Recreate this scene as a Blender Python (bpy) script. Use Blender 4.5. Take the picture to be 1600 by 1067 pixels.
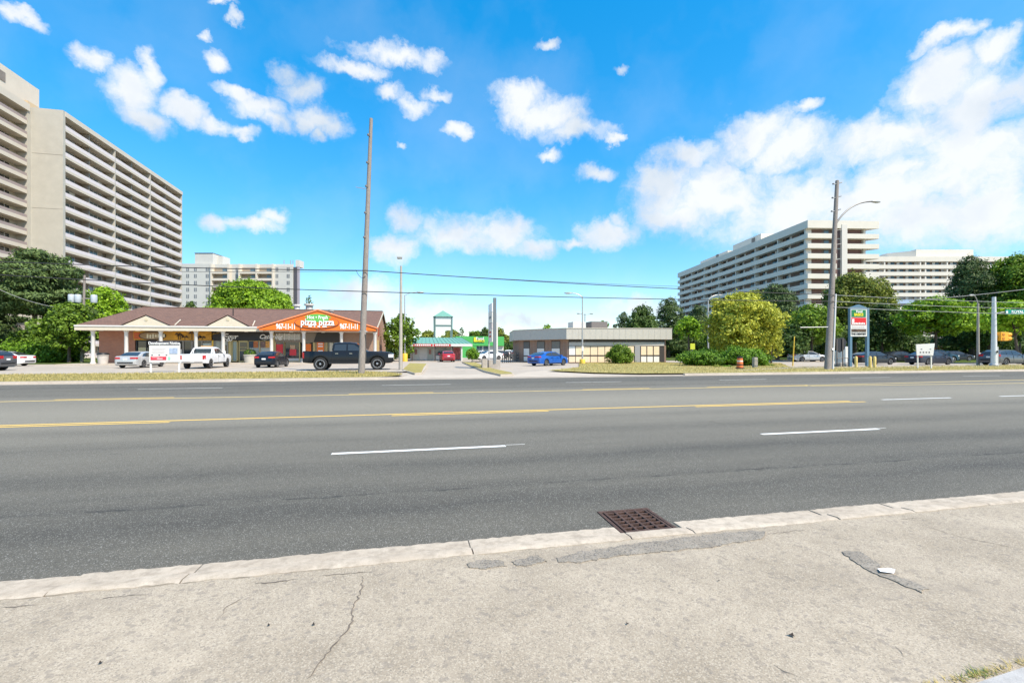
import bpy, bmesh, math, random
import numpy as np
from mathutils import Vector, Matrix

for o in list(bpy.data.objects): bpy.data.objects.remove(o)
SC = bpy.context.scene
COL = SC.collection
R = math.radians
rnd = random.Random(7)

# ------------------------------------------------------------------ camera
F_PX, HZN, CAMH = 711.0, 547.0, 1.6          # focal length and horizon of the 1600 px wide photograph
YAW = math.atan(154 / 711)
CA, SA = math.cos(YAW), math.sin(YAW)
cam = bpy.data.cameras.new('camera'); cam.lens = 16; cam.sensor_width = 36
cam.shift_y = 13.5 / 1600; cam.clip_start = .1; cam.clip_end = 3000
co = bpy.data.objects.new('camera', cam); COL.objects.link(co)
co.location = (0, 0, CAMH); co.rotation_euler = (R(90), 0, -YAW)
SC.camera = co

# ------------------------------------------------------------------ sky, sun, exposure
SUN_EL, SUN_AZ = R(52), math.atan2(.62, -.78)       # behind the camera, to the right
world = bpy.data.worlds.new('World'); SC.world = world; world.use_nodes = True
SC.view_settings.view_transform = 'Standard'; SC.view_settings.look = 'None'
SC.view_settings.exposure = 0.97; SC.view_settings.gamma = 1
try: SC.view_settings.use_curve_mapping = False
except Exception: pass
SC.cycles.max_bounces = 5; SC.cycles.diffuse_bounces = 4; SC.cycles.glossy_bounces = 2; SC.cycles.transmission_bounces = 3; SC.cycles.caustics_reflective = False; SC.cycles.caustics_refractive = False
SC.render.resolution_x, SC.render.resolution_y = 1024, 682

def cam_dir(px, py):
    u, v = (px - 800) / F_PX, (HZN - py) / F_PX
    return Vector((u * CA + SA, -u * SA + CA, v)).normalized()

def make_world():
    nt = world.node_tree; N = nt.nodes; N.clear(); L = nt.links.new
    def m(op, a, b=None, clamp=False):
        n = N.new('ShaderNodeMath'); n.operation = op; n.use_clamp = clamp
        for i, s in enumerate((a, b)):
            if s is None: continue
            if isinstance(s, (int, float)): n.inputs[i].default_value = s
            else: L(s, n.inputs[i])
        return n.outputs[0]
    tc = N.new('ShaderNodeTexCoord')
    sky = N.new('ShaderNodeTexSky'); sky.sky_type = 'NISHITA'; sky.sun_disc = False
    sky.sun_elevation = SUN_EL; sky.sun_rotation = SUN_AZ
    sky.air_density = 1.0; sky.dust_density = .3; sky.ozone_density = 3.4
    hs = N.new('ShaderNodeHueSaturation'); hs.inputs['Hue'].default_value = .496; hs.inputs['Saturation'].default_value = 1.86; hs.inputs['Value'].default_value = 1.55
    gm = N.new('ShaderNodeGamma'); gm.inputs[1].default_value = .62; L(sky.outputs[0], gm.inputs[0]); L(gm.outputs[0], hs.inputs['Color'])
    # clouds: warped direction, a field of soft ellipses broken up by noise
    nw = N.new('ShaderNodeTexNoise'); nw.inputs['Scale'].default_value = 13; nw.inputs['Detail'].default_value = 7; nw.inputs['Roughness'].default_value = .62
    L(tc.outputs['Generated'], nw.inputs['Vector'])
    sub = N.new('ShaderNodeVectorMath'); sub.operation = 'SUBTRACT'; sub.inputs[1].default_value = (.5, .5, .5); L(nw.outputs['Color'], sub.inputs[0])
    scl = N.new('ShaderNodeVectorMath'); scl.operation = 'SCALE'; scl.inputs['Scale'].default_value = .075; L(sub.outputs[0], scl.inputs[0])
    add = N.new('ShaderNodeVectorMath'); add.operation = 'ADD'; L(tc.outputs['Generated'], add.inputs[0]); L(scl.outputs[0], add.inputs[1])
    D = add.outputs[0]
    clouds = [(232,108,18,28),(211,148,36,36),(229,189,32,22),(288,171,40,17),(333,193,28,14),(373,207,26,9),(337,92,24,17),(367,38,13,10),(322,49,11,9),(342,9,25,8),
      (445,115,17,17),(468,140,34,22),(373,148,40,12),(405,168,42,18),(432,189,28,15),(495,189,38,21),(526,202,26,18),(495,216,14,11),(615,90,74,17),(549,106,50,13),(670,97,28,16),
      (612,148,25,15),(652,164,26,15),(682,144,22,12),(711,209,23,12),(629,220,9,6),(808,157,42,26),(846,182,64,30),(900,208,56,16),(963,213,16,8),(858,70,17,12),(970,106,13,9),(931,272,28,12),(858,241,16,8),
      (328,346,22,13),(387,349,54,11),(432,337,24,14),(634,343,28,21),(711,367,66,27),(781,367,54,26),(837,388,30,14),(613,392,36,22),(900,380,30,9),(949,367,42,23),(968,345,15,14),
      (1330,310,260,48),(1500,260,110,80),(1110,315,100,42),(1040,301,54,52),(1075,245,42,20),(1110,294,48,42),(1061,336,62,25),(1180,210,58,40),(1236,231,74,33),(1264,168,20,12),(1460,133,78,40),(1530,161,92,50),(1390,210,112,38),(1565,224,82,36),(1411,270,46,23),(1474,280,52,21),(1250,322,134,46),(1425,336,132,46),(1544,336,112,52),(1481,63,48,16),(1537,84,48,20),
      (575,458,70,26),(660,492,90,24),(820,500,90,18),(1020,478,70,18),(150,95,26,20),(40,30,40,14)]
    # azimuth / elevation of the (warped) direction, azimuth 0 straight ahead
    rot = N.new('ShaderNodeVectorRotate'); rot.rotation_type = 'Z_AXIS'; rot.inputs['Angle'].default_value = YAW; L(D, rot.inputs['Vector'])
    sx = N.new('ShaderNodeSeparateXYZ'); L(rot.outputs[0], sx.inputs[0])
    az = m('ARCTAN2', sx.outputs[0], sx.outputs[1]); el = m('ARCSINE', sx.outputs[2])
    cb = N.new('ShaderNodeCombineXYZ'); L(az, cb.inputs[0]); L(el, cb.inputs[1]); AE = cb.outputs[0]
    def ae(px, py):
        u, v = (px - 800) / F_PX, (HZN - py) / F_PX; return math.atan(u), math.atan(v / math.sqrt(1 + u * u))
    field = None
    for px, py, a, b in clouds:
        c = ae(px, py); ra = abs(ae(px + a, py)[0] - ae(px - a, py)[0]) * .5 * 1.75; rb = abs(ae(px, py + b)[1] - ae(px, py - b)[1]) * .5 * 1.75
        md = N.new('ShaderNodeVectorMath'); md.operation = 'MULTIPLY_ADD'; md.inputs[1].default_value = (1 / ra, 1 / rb, 0)
        thin = .34 if (py > 440 or a < 14) else (.24 if a < 30 else .08 if px < 1000 else 0); md.inputs[2].default_value = (-c[0] / ra, -c[1] / rb, thin); L(AE, md.inputs[0])
        gr = N.new('ShaderNodeTexGradient'); gr.gradient_type = 'SPHERICAL'; L(md.outputs[0], gr.inputs['Vector']); e = gr.outputs['Fac']
        field = e if field is None else m('MAXIMUM', field, e)
    # the same kind of scattered cloud over the rest of the sky
    n2 = N.new('ShaderNodeTexNoise'); n2.inputs['Scale'].default_value = 2.6; n2.inputs['Detail'].default_value = 3
    mp = N.new('ShaderNodeMapping'); mp.inputs['Scale'].default_value = (1, 1, 2.2); L(D, mp.inputs['Vector']); L(mp.outputs[0], n2.inputs['Vector'])
    d = N.new('ShaderNodeVectorMath'); d.operation = 'DOT_PRODUCT'; d.inputs[1].default_value = cam_dir(800, 350); L(tc.outputs['Generated'], d.inputs[0])
    away = m('MULTIPLY', m('SUBTRACT', .62, d.outputs['Value']), 5, True)
    gen = m('MULTIPLY', m('MULTIPLY', m('SUBTRACT', n2.outputs['Fac'], .52), 4, True), away)
    field = m('MAXIMUM', field, gen)
    n1 = N.new('ShaderNodeTexNoise'); n1.inputs['Scale'].default_value = 17; n1.inputs['Detail'].default_value = 8; n1.inputs['Roughness'].default_value = .63
    L(D, n1.inputs['Vector'])
    dens = m('ADD', field, m('MULTIPLY', m('SUBTRACT', n1.outputs['Fac'], .5), 1.25))
    mr = N.new('ShaderNodeMapRange'); mr.interpolation_type = 'SMOOTHSTEP'
    mr.inputs['From Min'].default_value = .06; mr.inputs['From Max'].default_value = .86; mr.inputs['To Max'].default_value = .96
    L(dens, mr.inputs['Value'])
    # thin high veil
    gate = m('MULTIPLY', field, 3.0, True)
    n3 = N.new('ShaderNodeTexNoise'); n3.inputs['Scale'].default_value = 5; n3.inputs['Detail'].default_value = 4; L(D, n3.inputs['Vector'])
    fac = m('MAXIMUM', m('MULTIPLY', mr.outputs[0], gate), m('MULTIPLY', m('SUBTRACT', n3.outputs['Fac'], .42), .35, True))
    # cloud colour: bright tops, faintly blue-grey thick parts
    cr = N.new('ShaderNodeValToRGB'); cr.color_ramp.elements[0].position = .32; cr.color_ramp.elements[0].color = (2.15, 2.5, 2.9, 1)
    cr.color_ramp.elements[1].position = .56; cr.color_ramp.elements[1].color = (3.4, 3.48, 3.55, 1)
    L(n3.outputs['Fac'], cr.inputs[0])
    mx = N.new('ShaderNodeMix'); mx.data_type = 'RGBA'
    L(fac, mx.inputs[0]); L(hs.outputs[0], mx.inputs[6]); L(cr.outputs[0], mx.inputs[7])
    bg = N.new('ShaderNodeBackground'); bg.inputs['Strength'].default_value = .15
    L(mx.outputs[2], bg.inputs['Color'])
    out = N.new('ShaderNodeOutputWorld'); L(bg.outputs[0], out.inputs[0])
make_world()

sl = bpy.data.lights.new('sun', 'SUN'); sl.energy = 3.7; sl.angle = R(.6); sl.color = (1, .905, .765)
so = bpy.data.objects.new('sun', sl); COL.objects.link(so)
sd = Vector((math.sin(SUN_AZ) * math.cos(SUN_EL), math.cos(SUN_AZ) * math.cos(SUN_EL), math.sin(SUN_EL)))
so.rotation_euler = sd.to_track_quat('Z', 'Y').to_euler(); so.location = sd * 100

# ------------------------------------------------------------------ measuring helpers (photo pixel -> place on the ground / height)
def G(px, py, z=0.0):
    u, v = (px - 800) / F_PX, (HZN - py) / F_PX
    t = (z - CAMH) / v
    return (t * (u * CA + SA), t * (-u * SA + CA))
def XY(px, Y):
    u = (px - 800) / F_PX
    return Y * (u * CA + SA) / (-u * SA + CA)
def HZ(px, py, Y):
    u = (px - 800) / F_PX
    return CAMH + (HZN - py) / F_PX * Y / (-u * SA + CA)
def DP(px, d):
    u = (px - 800) / F_PX
    return (d * (u * CA + SA), d * (-u * SA + CA))
def DH(py, d): return CAMH + (HZN - py) / F_PX * d

# ------------------------------------------------------------------ materials
MATS = {}
def mat(name, col, rough=.6, metal=0.0, var=0.0, vscale=3.0, bump=0.0, bscale=40.0, spec=.5, coat=0.0, emit=None):
    if name in MATS: return MATS[name]
    m = bpy.data.materials.new(name); m.use_nodes = True; nt = m.node_tree; N = nt.nodes; L = nt.links.new
    p = N['Principled BSDF']; p.inputs['Roughness'].default_value = rough; p.inputs['Metallic'].default_value = metal
    p.inputs['Specular IOR Level'].default_value = spec; p.inputs['Coat Weight'].default_value = coat; p.inputs['Coat Roughness'].default_value = .05
    p.inputs['Base Color'].default_value = (*col, 1)
    if var or bump:
        tc = N.new('ShaderNodeTexCoord')
    if var:
        n = N.new('ShaderNodeTexNoise'); n.inputs['Scale'].default_value = vscale; n.inputs['Detail'].default_value = 6; n.inputs['Roughness'].default_value = .65
        L(tc.outputs['Object'], n.inputs['Vector'])
        cr = N.new('ShaderNodeValToRGB'); e = cr.color_ramp.elements
        e[0].position = .3; e[1].position = .72
        e[0].color = (*[c * (1 - var) for c in col], 1); e[1].color = (*[min(1, c * (1 + var * .7)) for c in col], 1)
        L(n.outputs['Fac'], cr.inputs[0]); L(cr.outputs[0], p.inputs['Base Color'])
    if bump:
        n = N.new('ShaderNodeTexNoise'); n.inputs['Scale'].default_value = bscale; n.inputs['Detail'].default_value = 4
        L(tc.outputs['Object'], n.inputs['Vector'])
        b = N.new('ShaderNodeBump'); b.inputs['Strength'].default_value = bump; b.inputs['Distance'].default_value = .02
        L(n.outputs['Fac'], b.inputs['Height']); L(b.outputs[0], p.inputs['Normal'])
    if emit:
        p.inputs['Emission Color'].default_value = (*emit[:3], 1); p.inputs['Emission Strength'].default_value = emit[3]
    MATS[name] = m
    return m

class NT:
    """small node helper for the bigger materials"""
    def __init__(s, name):
        s.m = bpy.data.materials.new(name); s.m.use_nodes = True; s.t = s.m.node_tree; s.N = s.t.nodes; s.L = s.t.links.new
        s.p = s.N['Principled BSDF']; g = s.N.new('ShaderNodeNewGeometry'); s.pos = g.outputs['Position']; MATS[name] = s.m
    def set(s, k, v):
        if hasattr(v, 'is_output'): s.L(v, s.p.inputs[k])
        else: s.p.inputs[k].default_value = v
    def math(s, op, a, b=None, clamp=False):
        n = s.N.new('ShaderNodeMath'); n.operation = op; n.use_clamp = clamp
        for i, x in enumerate((a, b)):
            if x is None: continue
            if isinstance(x, (int, float)): n.inputs[i].default_value = x
            else: s.L(x, n.inputs[i])
        return n.outputs[0]
    def noise(s, scale, detail=4, rough=.6, vec=None, stretch=None, dist=0):
        n = s.N.new('ShaderNodeTexNoise'); n.inputs['Scale'].default_value = scale; n.inputs['Detail'].default_value = detail
        n.inputs['Roughness'].default_value = rough; n.inputs['Distortion'].default_value = dist
        v = vec or s.pos
        if stretch:
            mp = s.N.new('ShaderNodeMapping'); mp.inputs['Scale'].default_value = stretch; s.L(v, mp.inputs['Vector']); v = mp.outputs[0]
        s.L(v, n.inputs['Vector']); return n.outputs['Fac']
    def voro(s, scale, out='Color', feature='F1', vec=None):
        n = s.N.new('ShaderNodeTexVoronoi'); n.feature = feature; n.inputs['Scale'].default_value = scale; s.L(vec or s.pos, n.inputs['Vector']); return n.outputs[out]
    def ramp(s, fac, *stops):
        c = s.N.new('ShaderNodeValToRGB'); e = c.color_ramp.elements
        while len(e) < len(stops): e.new(.5)
        for i, (p, col) in enumerate(stops):
            e[i].position = p; e[i].color = (*col, 1) if len(col) == 3 else col
        s.L(fac, c.inputs[0]); return c.outputs[0]
    def mix(s, fac, a, b, mode='MIX'):
        n = s.N.new('ShaderNodeMix'); n.data_type = 'RGBA'; n.blend_type = mode
        for i, x in ((0, fac), (6, a), (7, b)):
            if isinstance(x, (int, float)): n.inputs[i].default_value = x
            elif isinstance(x, tuple): n.inputs[i].default_value = (*x, 1)
            else: s.L(x, n.inputs[i])
        return n.outputs[2]
    def sep(s, v=None):
        n = s.N.new('ShaderNodeSeparateXYZ'); s.L(v or s.pos, n.inputs[0]); return n.outputs
    def comb(s, x, y, z):
        n = s.N.new('ShaderNodeCombineXYZ')
        for i, q in enumerate((x, y, z)):
            if isinstance(q, (int, float)): n.inputs[i].default_value = q
            else: s.L(q, n.inputs[i])
        return n.outputs[0]
    def bump(s, h, strength=.5, dist=.01):
        b = s.N.new('ShaderNodeBump'); b.inputs['Strength'].default_value = strength; b.inputs['Distance'].default_value = dist
        s.L(h, b.inputs['Height']); s.L(b.outputs[0], s.p.inputs['Normal'])

def g3(v): return (v, v, v)
def m_road():
    n = NT('asphalt'); x, y, z = n.sep()
    big = n.noise(.35, 5, .6, stretch=(.25, 1.6, 1)); mid = n.noise(2.2, 6, .75, stretch=(.3, 1.6, 1)); fine = n.noise(85, 3, .8)
    stone = n.voro(150)
    c = n.ramp(big, (.3, (.082, .077, .064)), (.7, (.135, .124, .099)))
    c = n.mix(n.ramp(mid, (.35, g3(0)), (.75, g3(.32))), c, (.170, .156, .125))
    cw = n.ramp(n.math('ABSOLUTE', n.math('SUBTRACT', y, 13.6)), (0, g3(1)), (1, g3(0)))
    fl = n.math('SUBTRACT', 1, n.math('DIVIDE', n.math('ABSOLUTE', n.math('SUBTRACT', y, 13.6)), 7.5), True)
    c = n.mix(n.math('MULTIPLY', fl, .75), c, (.275, .25, .195))
    # wheel-polished and oil-darkened bands along the lanes
    wob = n.math('ADD', y, n.math('MULTIPLY', n.math('SUBTRACT', n.noise(.5, 3, .5, stretch=(.4, .4, 1)), .5), .9))
    def band(c0, w):
        d = n.math('ABSOLUTE', n.math('SUBTRACT', wob, c0)); return n.math('SUBTRACT', 1, n.math('DIVIDE', d, w), True)
    dk = None
    for c0, w, k in ((6.55, .55, .55), (4.75, .6, .6), (5.35, .35, .4), (8.6, .7, .35), (10.4, .6, .3), (19, .8, .35), (22.6, .8, .45), (24, .6, .4)):
        b = n.math('MULTIPLY', band(c0, w), k); dk = b if dk is None else n.math('MAXIMUM', dk, b)
    dk = n.math('MULTIPLY', dk, n.ramp(n.noise(1.1, 5, .7, stretch=(.3, 1.2, 1)), (.3, g3(.35)), (.65, g3(1))))
    c = n.mix(n.math('MULTIPLY', dk, 1.3, True), c, (.050, .047, .041))
    bl = n.ramp(n.noise(3.2, 6, .8, stretch=(.4, 1.3, 1), dist=.8), (.62, g3(0)), (.72, g3(.6))); c = n.mix(bl, c, (.05, .048, .042))
    sp = n.sep(stone)
    c = n.mix(n.ramp(sp[0], (.84, g3(0)), (.98, g3(.75))), c, (.34, .33, .29))
    c = n.mix(n.ramp(sp[1], (.75, g3(0)), (.95, g3(.5))), c, (.03, .032, .033))
    # longitudinal seam and a few wandering cracks
    seam = n.math('ABSOLUTE', n.math('SUBTRACT', n.math('ADD', y, n.math('MULTIPLY', n.math('SUBTRACT', n.noise(1.6, 7, .8), .5), .34)), 5.28))
    sm = n.math('MULTIPLY', n.ramp(seam, (.004, g3(1)), (.04, g3(0))), n.ramp(n.noise(2.6, 5, .8, stretch=(.5, 1, 1)), (.46, g3(.0)), (.62, g3(.9))))
    c = n.mix(n.math('MULTIPLY', sm, .85), c, (.018, .02, .02))
    wv = n.N.new('ShaderNodeVectorMath'); wv.operation = 'ADD'; n.L(n.pos, wv.inputs[0])
    nn = n.N.new('ShaderNodeTexNoise'); nn.inputs['Scale'].default_value = 3; nn.inputs['Detail'].default_value = 5; n.L(n.pos, nn.inputs['Vector'])
    sc = n.N.new('ShaderNodeVectorMath'); sc.operation = 'SCALE'; sc.inputs['Scale'].default_value = .5; n.L(nn.outputs['Color'], sc.inputs[0]); n.L(sc.outputs[0], wv.inputs[1])
    ce = n.voro(.33, 'Distance', 'DISTANCE_TO_EDGE', wv.outputs[0])
    ck = n.math('MULTIPLY', n.ramp(ce, (.001, g3(1)), (.004, g3(0))), n.ramp(n.noise(.5, 2), (.62, g3(0)), (.7, g3(.5))))
    c = n.mix(ck, c, (.02, .022, .022))
    n.set('Base Color', c); n.set('Roughness', .88); n.set('Specular IOR Level', .3)
    h = n.math('ADD', n.math('MULTIPLY', sp[2], .6), fine); n.bump(h, .35, .006); return n.m
def m_apron():
    n = NT('worn_aggregate_pavement'); x, y, z = n.sep()
    big = n.noise(.9, 7, .72); mid = n.noise(5, 6, .75); st = n.voro(150); sp = n.sep(st); fine = n.noise(60, 3, .8)
    c = n.ramp(big, (.36, (.295, .245, .18)), (.62, (.45, .38, .288)))
    c = n.mix(n.ramp(mid, (.3, g3(.30)), (.7, g3(0))), c, (.27, .228, .178))
    c = n.mix(n.ramp(sp[0], (.55, g3(0)), (.92, g3(.5))), c, (.56, .485, .38))
    c = n.mix(n.ramp(sp[1], (.7, g3(0)), (.94, g3(.55))), c, (.165, .145, .12))
    st2 = n.sep(n.voro(38)); c = n.mix(n.ramp(st2[0], (.88, g3(0)), (.96, g3(.45))), c, (.20, .175, .15))
    stain = n.ramp(n.noise(.95, 5, .75, dist=.6), (.56, g3(0)), (.74, g3(.55))); c = n.mix(stain, c, (.24, .205, .165))
    n.set('Base Color', c); n.set('Roughness', .9); n.set('Specular IOR Level', .25)
    n.bump(n.math('ADD', sp[2], fine), .55, .006); return n.m
def m_concrete(name, a, b, st=.3, scale=1.2):
    n = NT(name); big = n.noise(scale, 6, .7); mid = n.noise(9, 5, .75); fine = n.noise(120, 3, .8)
    c = n.ramp(big, (.32, a), (.68, b)); c = n.mix(n.ramp(mid, (.34, g3(st)), (.56, g3(0))), c, tuple(v * .55 for v in a))
    c = n.mix(n.ramp(fine, (.3, g3(.35)), (.55, g3(0))), c, tuple(v * .6 for v in a))
    n.set('Base Color', c); n.set('Roughness', .88); n.set('Specular IOR Level', .25); n.bump(n.math('ADD', mid, fine), .35, .006); return n.m
def m_patch():
    n = NT('dark_patch_asphalt'); sp = n.sep(n.voro(110)); c = n.ramp(n.noise(6, 4), (.3, (.23, .198, .155)), (.7, (.33, .285, .225)))
    c = n.mix(n.ramp(sp[0], (.7, g3(0)), (.95, g3(.5))), c, (.34, .32, .29)); c = n.mix(n.ramp(sp[1], (.6, g3(0)), (.9, g3(.6))), c, (.06, .058, .054))
    n.set('Base Color', c); n.set('Roughness', .95); n.bump(sp[2], .8, .01); return n.m
def m_grass(name, a, b, c2):
    n = NT(name); big = n.noise(.5, 5, .7); mid = n.noise(3.5, 5, .75); fine = n.noise(40, 4, .8)
    c = n.ramp(big, (.3, a), (.66, b)); c = n.mix(n.ramp(mid, (.4, g3(0)), (.7, g3(.8))), c, c2)
    c = n.mix(n.ramp(fine, (.3, g3(.45)), (.6, g3(0))), c, tuple(v * .45 for v in a)); n.set('Base Color', c); n.set('Roughness', 1.0); n.set('Specular IOR Level', .1)
    n.bump(n.math('ADD', mid, fine), 1.0, .05); return n.m
def m_line(name, col, wear):
    n = NT(name); w = n.math('MULTIPLY', n.ramp(n.noise(7, 6, .8, stretch=(.5, 1.6, 1)), (wear, g3(1)), (wear + .16, g3(0))), .8)
    c = n.mix(w, col, (.09, .095, .09)); c = n.mix(n.ramp(n.noise(90, 3, .8), (.34, g3(.5)), (.5, g3(0))), c, (.12, .12, .11))
    n.set('Base Color', c); n.set('Roughness', .75); return n.m
def m_brick(name, a, b, mortar, sc=1.0):
    n = NT(name); x, y, z = n.sep(); v = n.comb(n.math('ADD', x, y), z, 0.0)
    br = n.N.new('ShaderNodeTexBrick'); n.L(v, br.inputs['Vector']); br.inputs['Scale'].default_value = sc
    br.inputs['Color1'].default_value = (*a, 1); br.inputs['Color2'].default_value = (*b, 1); br.inputs['Mortar'].default_value = (*mortar, 1)
    br.inputs['Brick Width'].default_value = .24; br.inputs['Row Height'].default_value = .085; br.inputs['Mortar Size'].default_value = .011
    c = n.mix(n.ramp(n.noise(.9, 5, .7), (.3, g3(.3)), (.65, g3(0))), br.outputs['Color'], tuple(v * .6 for v in a))
    n.set('Base Color', c); n.set('Roughness', .9); n.bump(n.math('SUBTRACT', 1, br.outputs['Fac']), .6, .01); return n.m
def m_shingle():
    n = NT('brown_shingles'); x, y, z = n.sep(); v = n.comb(x, n.math('MULTIPLY', y, 1.04), 0.0)
    br = n.N.new('ShaderNodeTexBrick'); n.L(v, br.inputs['Vector']); br.inputs['Scale'].default_value = 1
    br.inputs['Color1'].default_value = (.20, .105, .070, 1); br.inputs['Color2'].default_value = (.115, .062, .046, 1); br.inputs['Mortar'].default_value = (.05, .032, .028, 1)
    br.inputs['Brick Width'].default_value = .32; br.inputs['Row Height'].default_value = .28; br.inputs['Mortar Size'].default_value = .012; br.inputs['Bias'].default_value = -.2
    c = n.mix(n.ramp(n.noise(1.3, 6, .75), (.35, g3(0)), (.7, g3(.55))), br.outputs['Color'], (.25, .145, .105))
    c = n.mix(n.ramp(n.noise(30, 3, .8), (.35, g3(.5)), (.6, g3(0))), c, (.07, .045, .04))
    n.set('Base Color', c); n.set('Roughness', .95); n.bump(br.outputs['Fac'], .5, .02); return n.m
def m_wood_pole():
    n = NT('weathered_pole_wood'); g = n.noise(6, 6, .7, stretch=(6, 6, .25)); g2 = n.noise(1.2, 3)
    c = n.ramp(g, (.3, (.155, .132, .115)), (.7, (.36, .315, .275))); c = n.mix(n.ramp(g2, (.4, g3(.4)), (.65, g3(0))), c, (.19, .165, .15))
    n.set('Base Color', c); n.set('Roughness', .95); n.bump(g, .9, .02); return n.m
def m_leaf(name, a, b, trans=.3):
    """leaf colour varies from leaf to leaf (attribute) and clump to clump (noise)"""
    n = NT(name); at = n.N.new('ShaderNodeAttribute'); at.attribute_name = 'tint'
    oi = n.N.new('ShaderNodeObjectInfo')
    f = n.math('ADD', n.math('MULTIPLY', at.outputs['Fac'], .6), n.math('MULTIPLY', n.noise(.9, 3, .6), .55))
    f = n.math('ADD', f, n.math('MULTIPLY', n.math('SUBTRACT', oi.outputs['Random'], .5), .2))
    c = n.ramp(f, (.22, a), (.88, b))
    n.set('Base Color', c); n.set('Roughness', .6); n.set('Specular IOR Level', .3)
    tr = n.N.new('ShaderNodeBsdfTranslucent'); n.L(c, tr.inputs['Color'])
    mx = n.N.new('ShaderNodeMixShader'); mx.inputs[0].default_value = trans; out = n.N['Material Output']
    n.L(n.p.outputs[0], mx.inputs[1]); n.L(tr.outputs[0], mx.inputs[2]); n.L(mx.outputs[0], out.inputs['Surface'])
    return n.m
m_road(); m_apron(); m_patch(); m_shingle(); m_wood_pole()
m_concrete('kerb_concrete', (.40, .335, .26), (.56, .485, .39), .55)
m_concrete('far_concrete', (.43, .37, .30), (.55, .48, .395), .2)
m_concrete('lot_pavement', (.37, .32, .26), (.49, .425, .35), .2, .5)
m_concrete('pad_concrete', (.36, .35, .335), (.50, .48, .455), .35)
m_concrete('far_kerb_concrete', (.36, .31, .255), (.46, .40, .33), .25)
m_concrete('ground_mix', (.16, .165, .13), (.24, .235, .19), .2, .1)
m_grass('dry_grass', (.34, .28, .10), (.50, .40, .17), (.30, .31, .08)); m_grass('lawn_grass', (.42, .35, .14), (.56, .46, .21), (.30, .32, .09))
m_grass('green_grass', (.06, .10, .02), (.13, .17, .04), (.10, .13, .03))
m_line('white_line', (.78, .78, .75), .30); m_line('faded_white_line', (.66, .64, .58), .34); m_line('yellow_line', (.86, .56, .12), .26); m_line('faded_yellow_line', (.82, .60, .20), .28)
m_line('lot_yellow_line', (.55, .42, .12), .46)
m_brick('brown_brick', (.46, .175, .098), (.36, .135, .08), (.46, .33, .25)); m_brick('orange_brick', (.42, .19, .10), (.36, .155, .08), (.42, .3, .22)); m_brick('dull_brick', (.31, .19, .135), (.26, .15, .11), (.36, .28, .22))
m_leaf('leaf_green', (0.049, 0.102, 0.013), (0.251, 0.387, 0.033)); m_leaf('leaf_bright', (0.089, 0.182, 0.011), (0.389, 0.593, 0.033)); m_leaf('leaf_yellow', (.11, .16, .02), (.60, .60, .075))
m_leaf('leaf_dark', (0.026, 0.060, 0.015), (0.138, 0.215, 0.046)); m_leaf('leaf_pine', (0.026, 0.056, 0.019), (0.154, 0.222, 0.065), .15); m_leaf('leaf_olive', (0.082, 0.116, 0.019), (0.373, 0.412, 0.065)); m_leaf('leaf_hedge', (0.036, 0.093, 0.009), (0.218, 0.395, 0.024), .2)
m_leaf('blade_dry', (.32, .28, .09), (.64, .52, .22), .4); m_leaf('blade_green', (.05, .10, .015), (.20, .27, .05), .25); m_leaf('leaf_red', (.06, .018, .014), (.16, .05, .03))
bark = mat('bark', (.115, .088, .068), .95, var=.4, vscale=5, bump=.8, bscale=12)
cream = mat('cream_paint', (.60, .53, .41), .6, var=.08); white = mat('white_paint', (.68, .66, .62), .5, var=.06); offwhite = mat('offwhite_panel', (.58, .55, .51), .55, var=.05)
glassd = mat('dark_glass', (.032, .036, .038), .06, spec=.8); glassb = mat('bluish_glass', (.10, .14, .165), .08, spec=.8); blackm = mat('black_plastic', (.015, .015, .016), .5)
galv = mat('galvanised_steel', (.40, .40, .39), .45, metal=.3, var=.1); postconc = mat('pole_concrete', (.32, .29, .245), .85, var=.15, bump=.3)
rubber = mat('tyre_rubber', (.018, .018, .019), .85); chrome = mat('chrome', (.62, .62, .63), .18, metal=1); alloy = mat('alloy_wheel', (.42, .42, .43), .35, metal=.7)
redl = mat('tail_lamp_red', (.45, .012, .018), .2, spec=.7); clearl = mat('lamp_clear', (.62, .64, .66), .15, spec=.8); yellowp = mat('yellow_paint', (.72, .47, .05), .55, var=.15)
wirem = mat('wire_black', (.03, .03, .032), .7); white_t = mat('white_lettering', (.80, .80, .78), .5); black_t = mat('black_lettering', (.02, .02, .022), .6)
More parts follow.
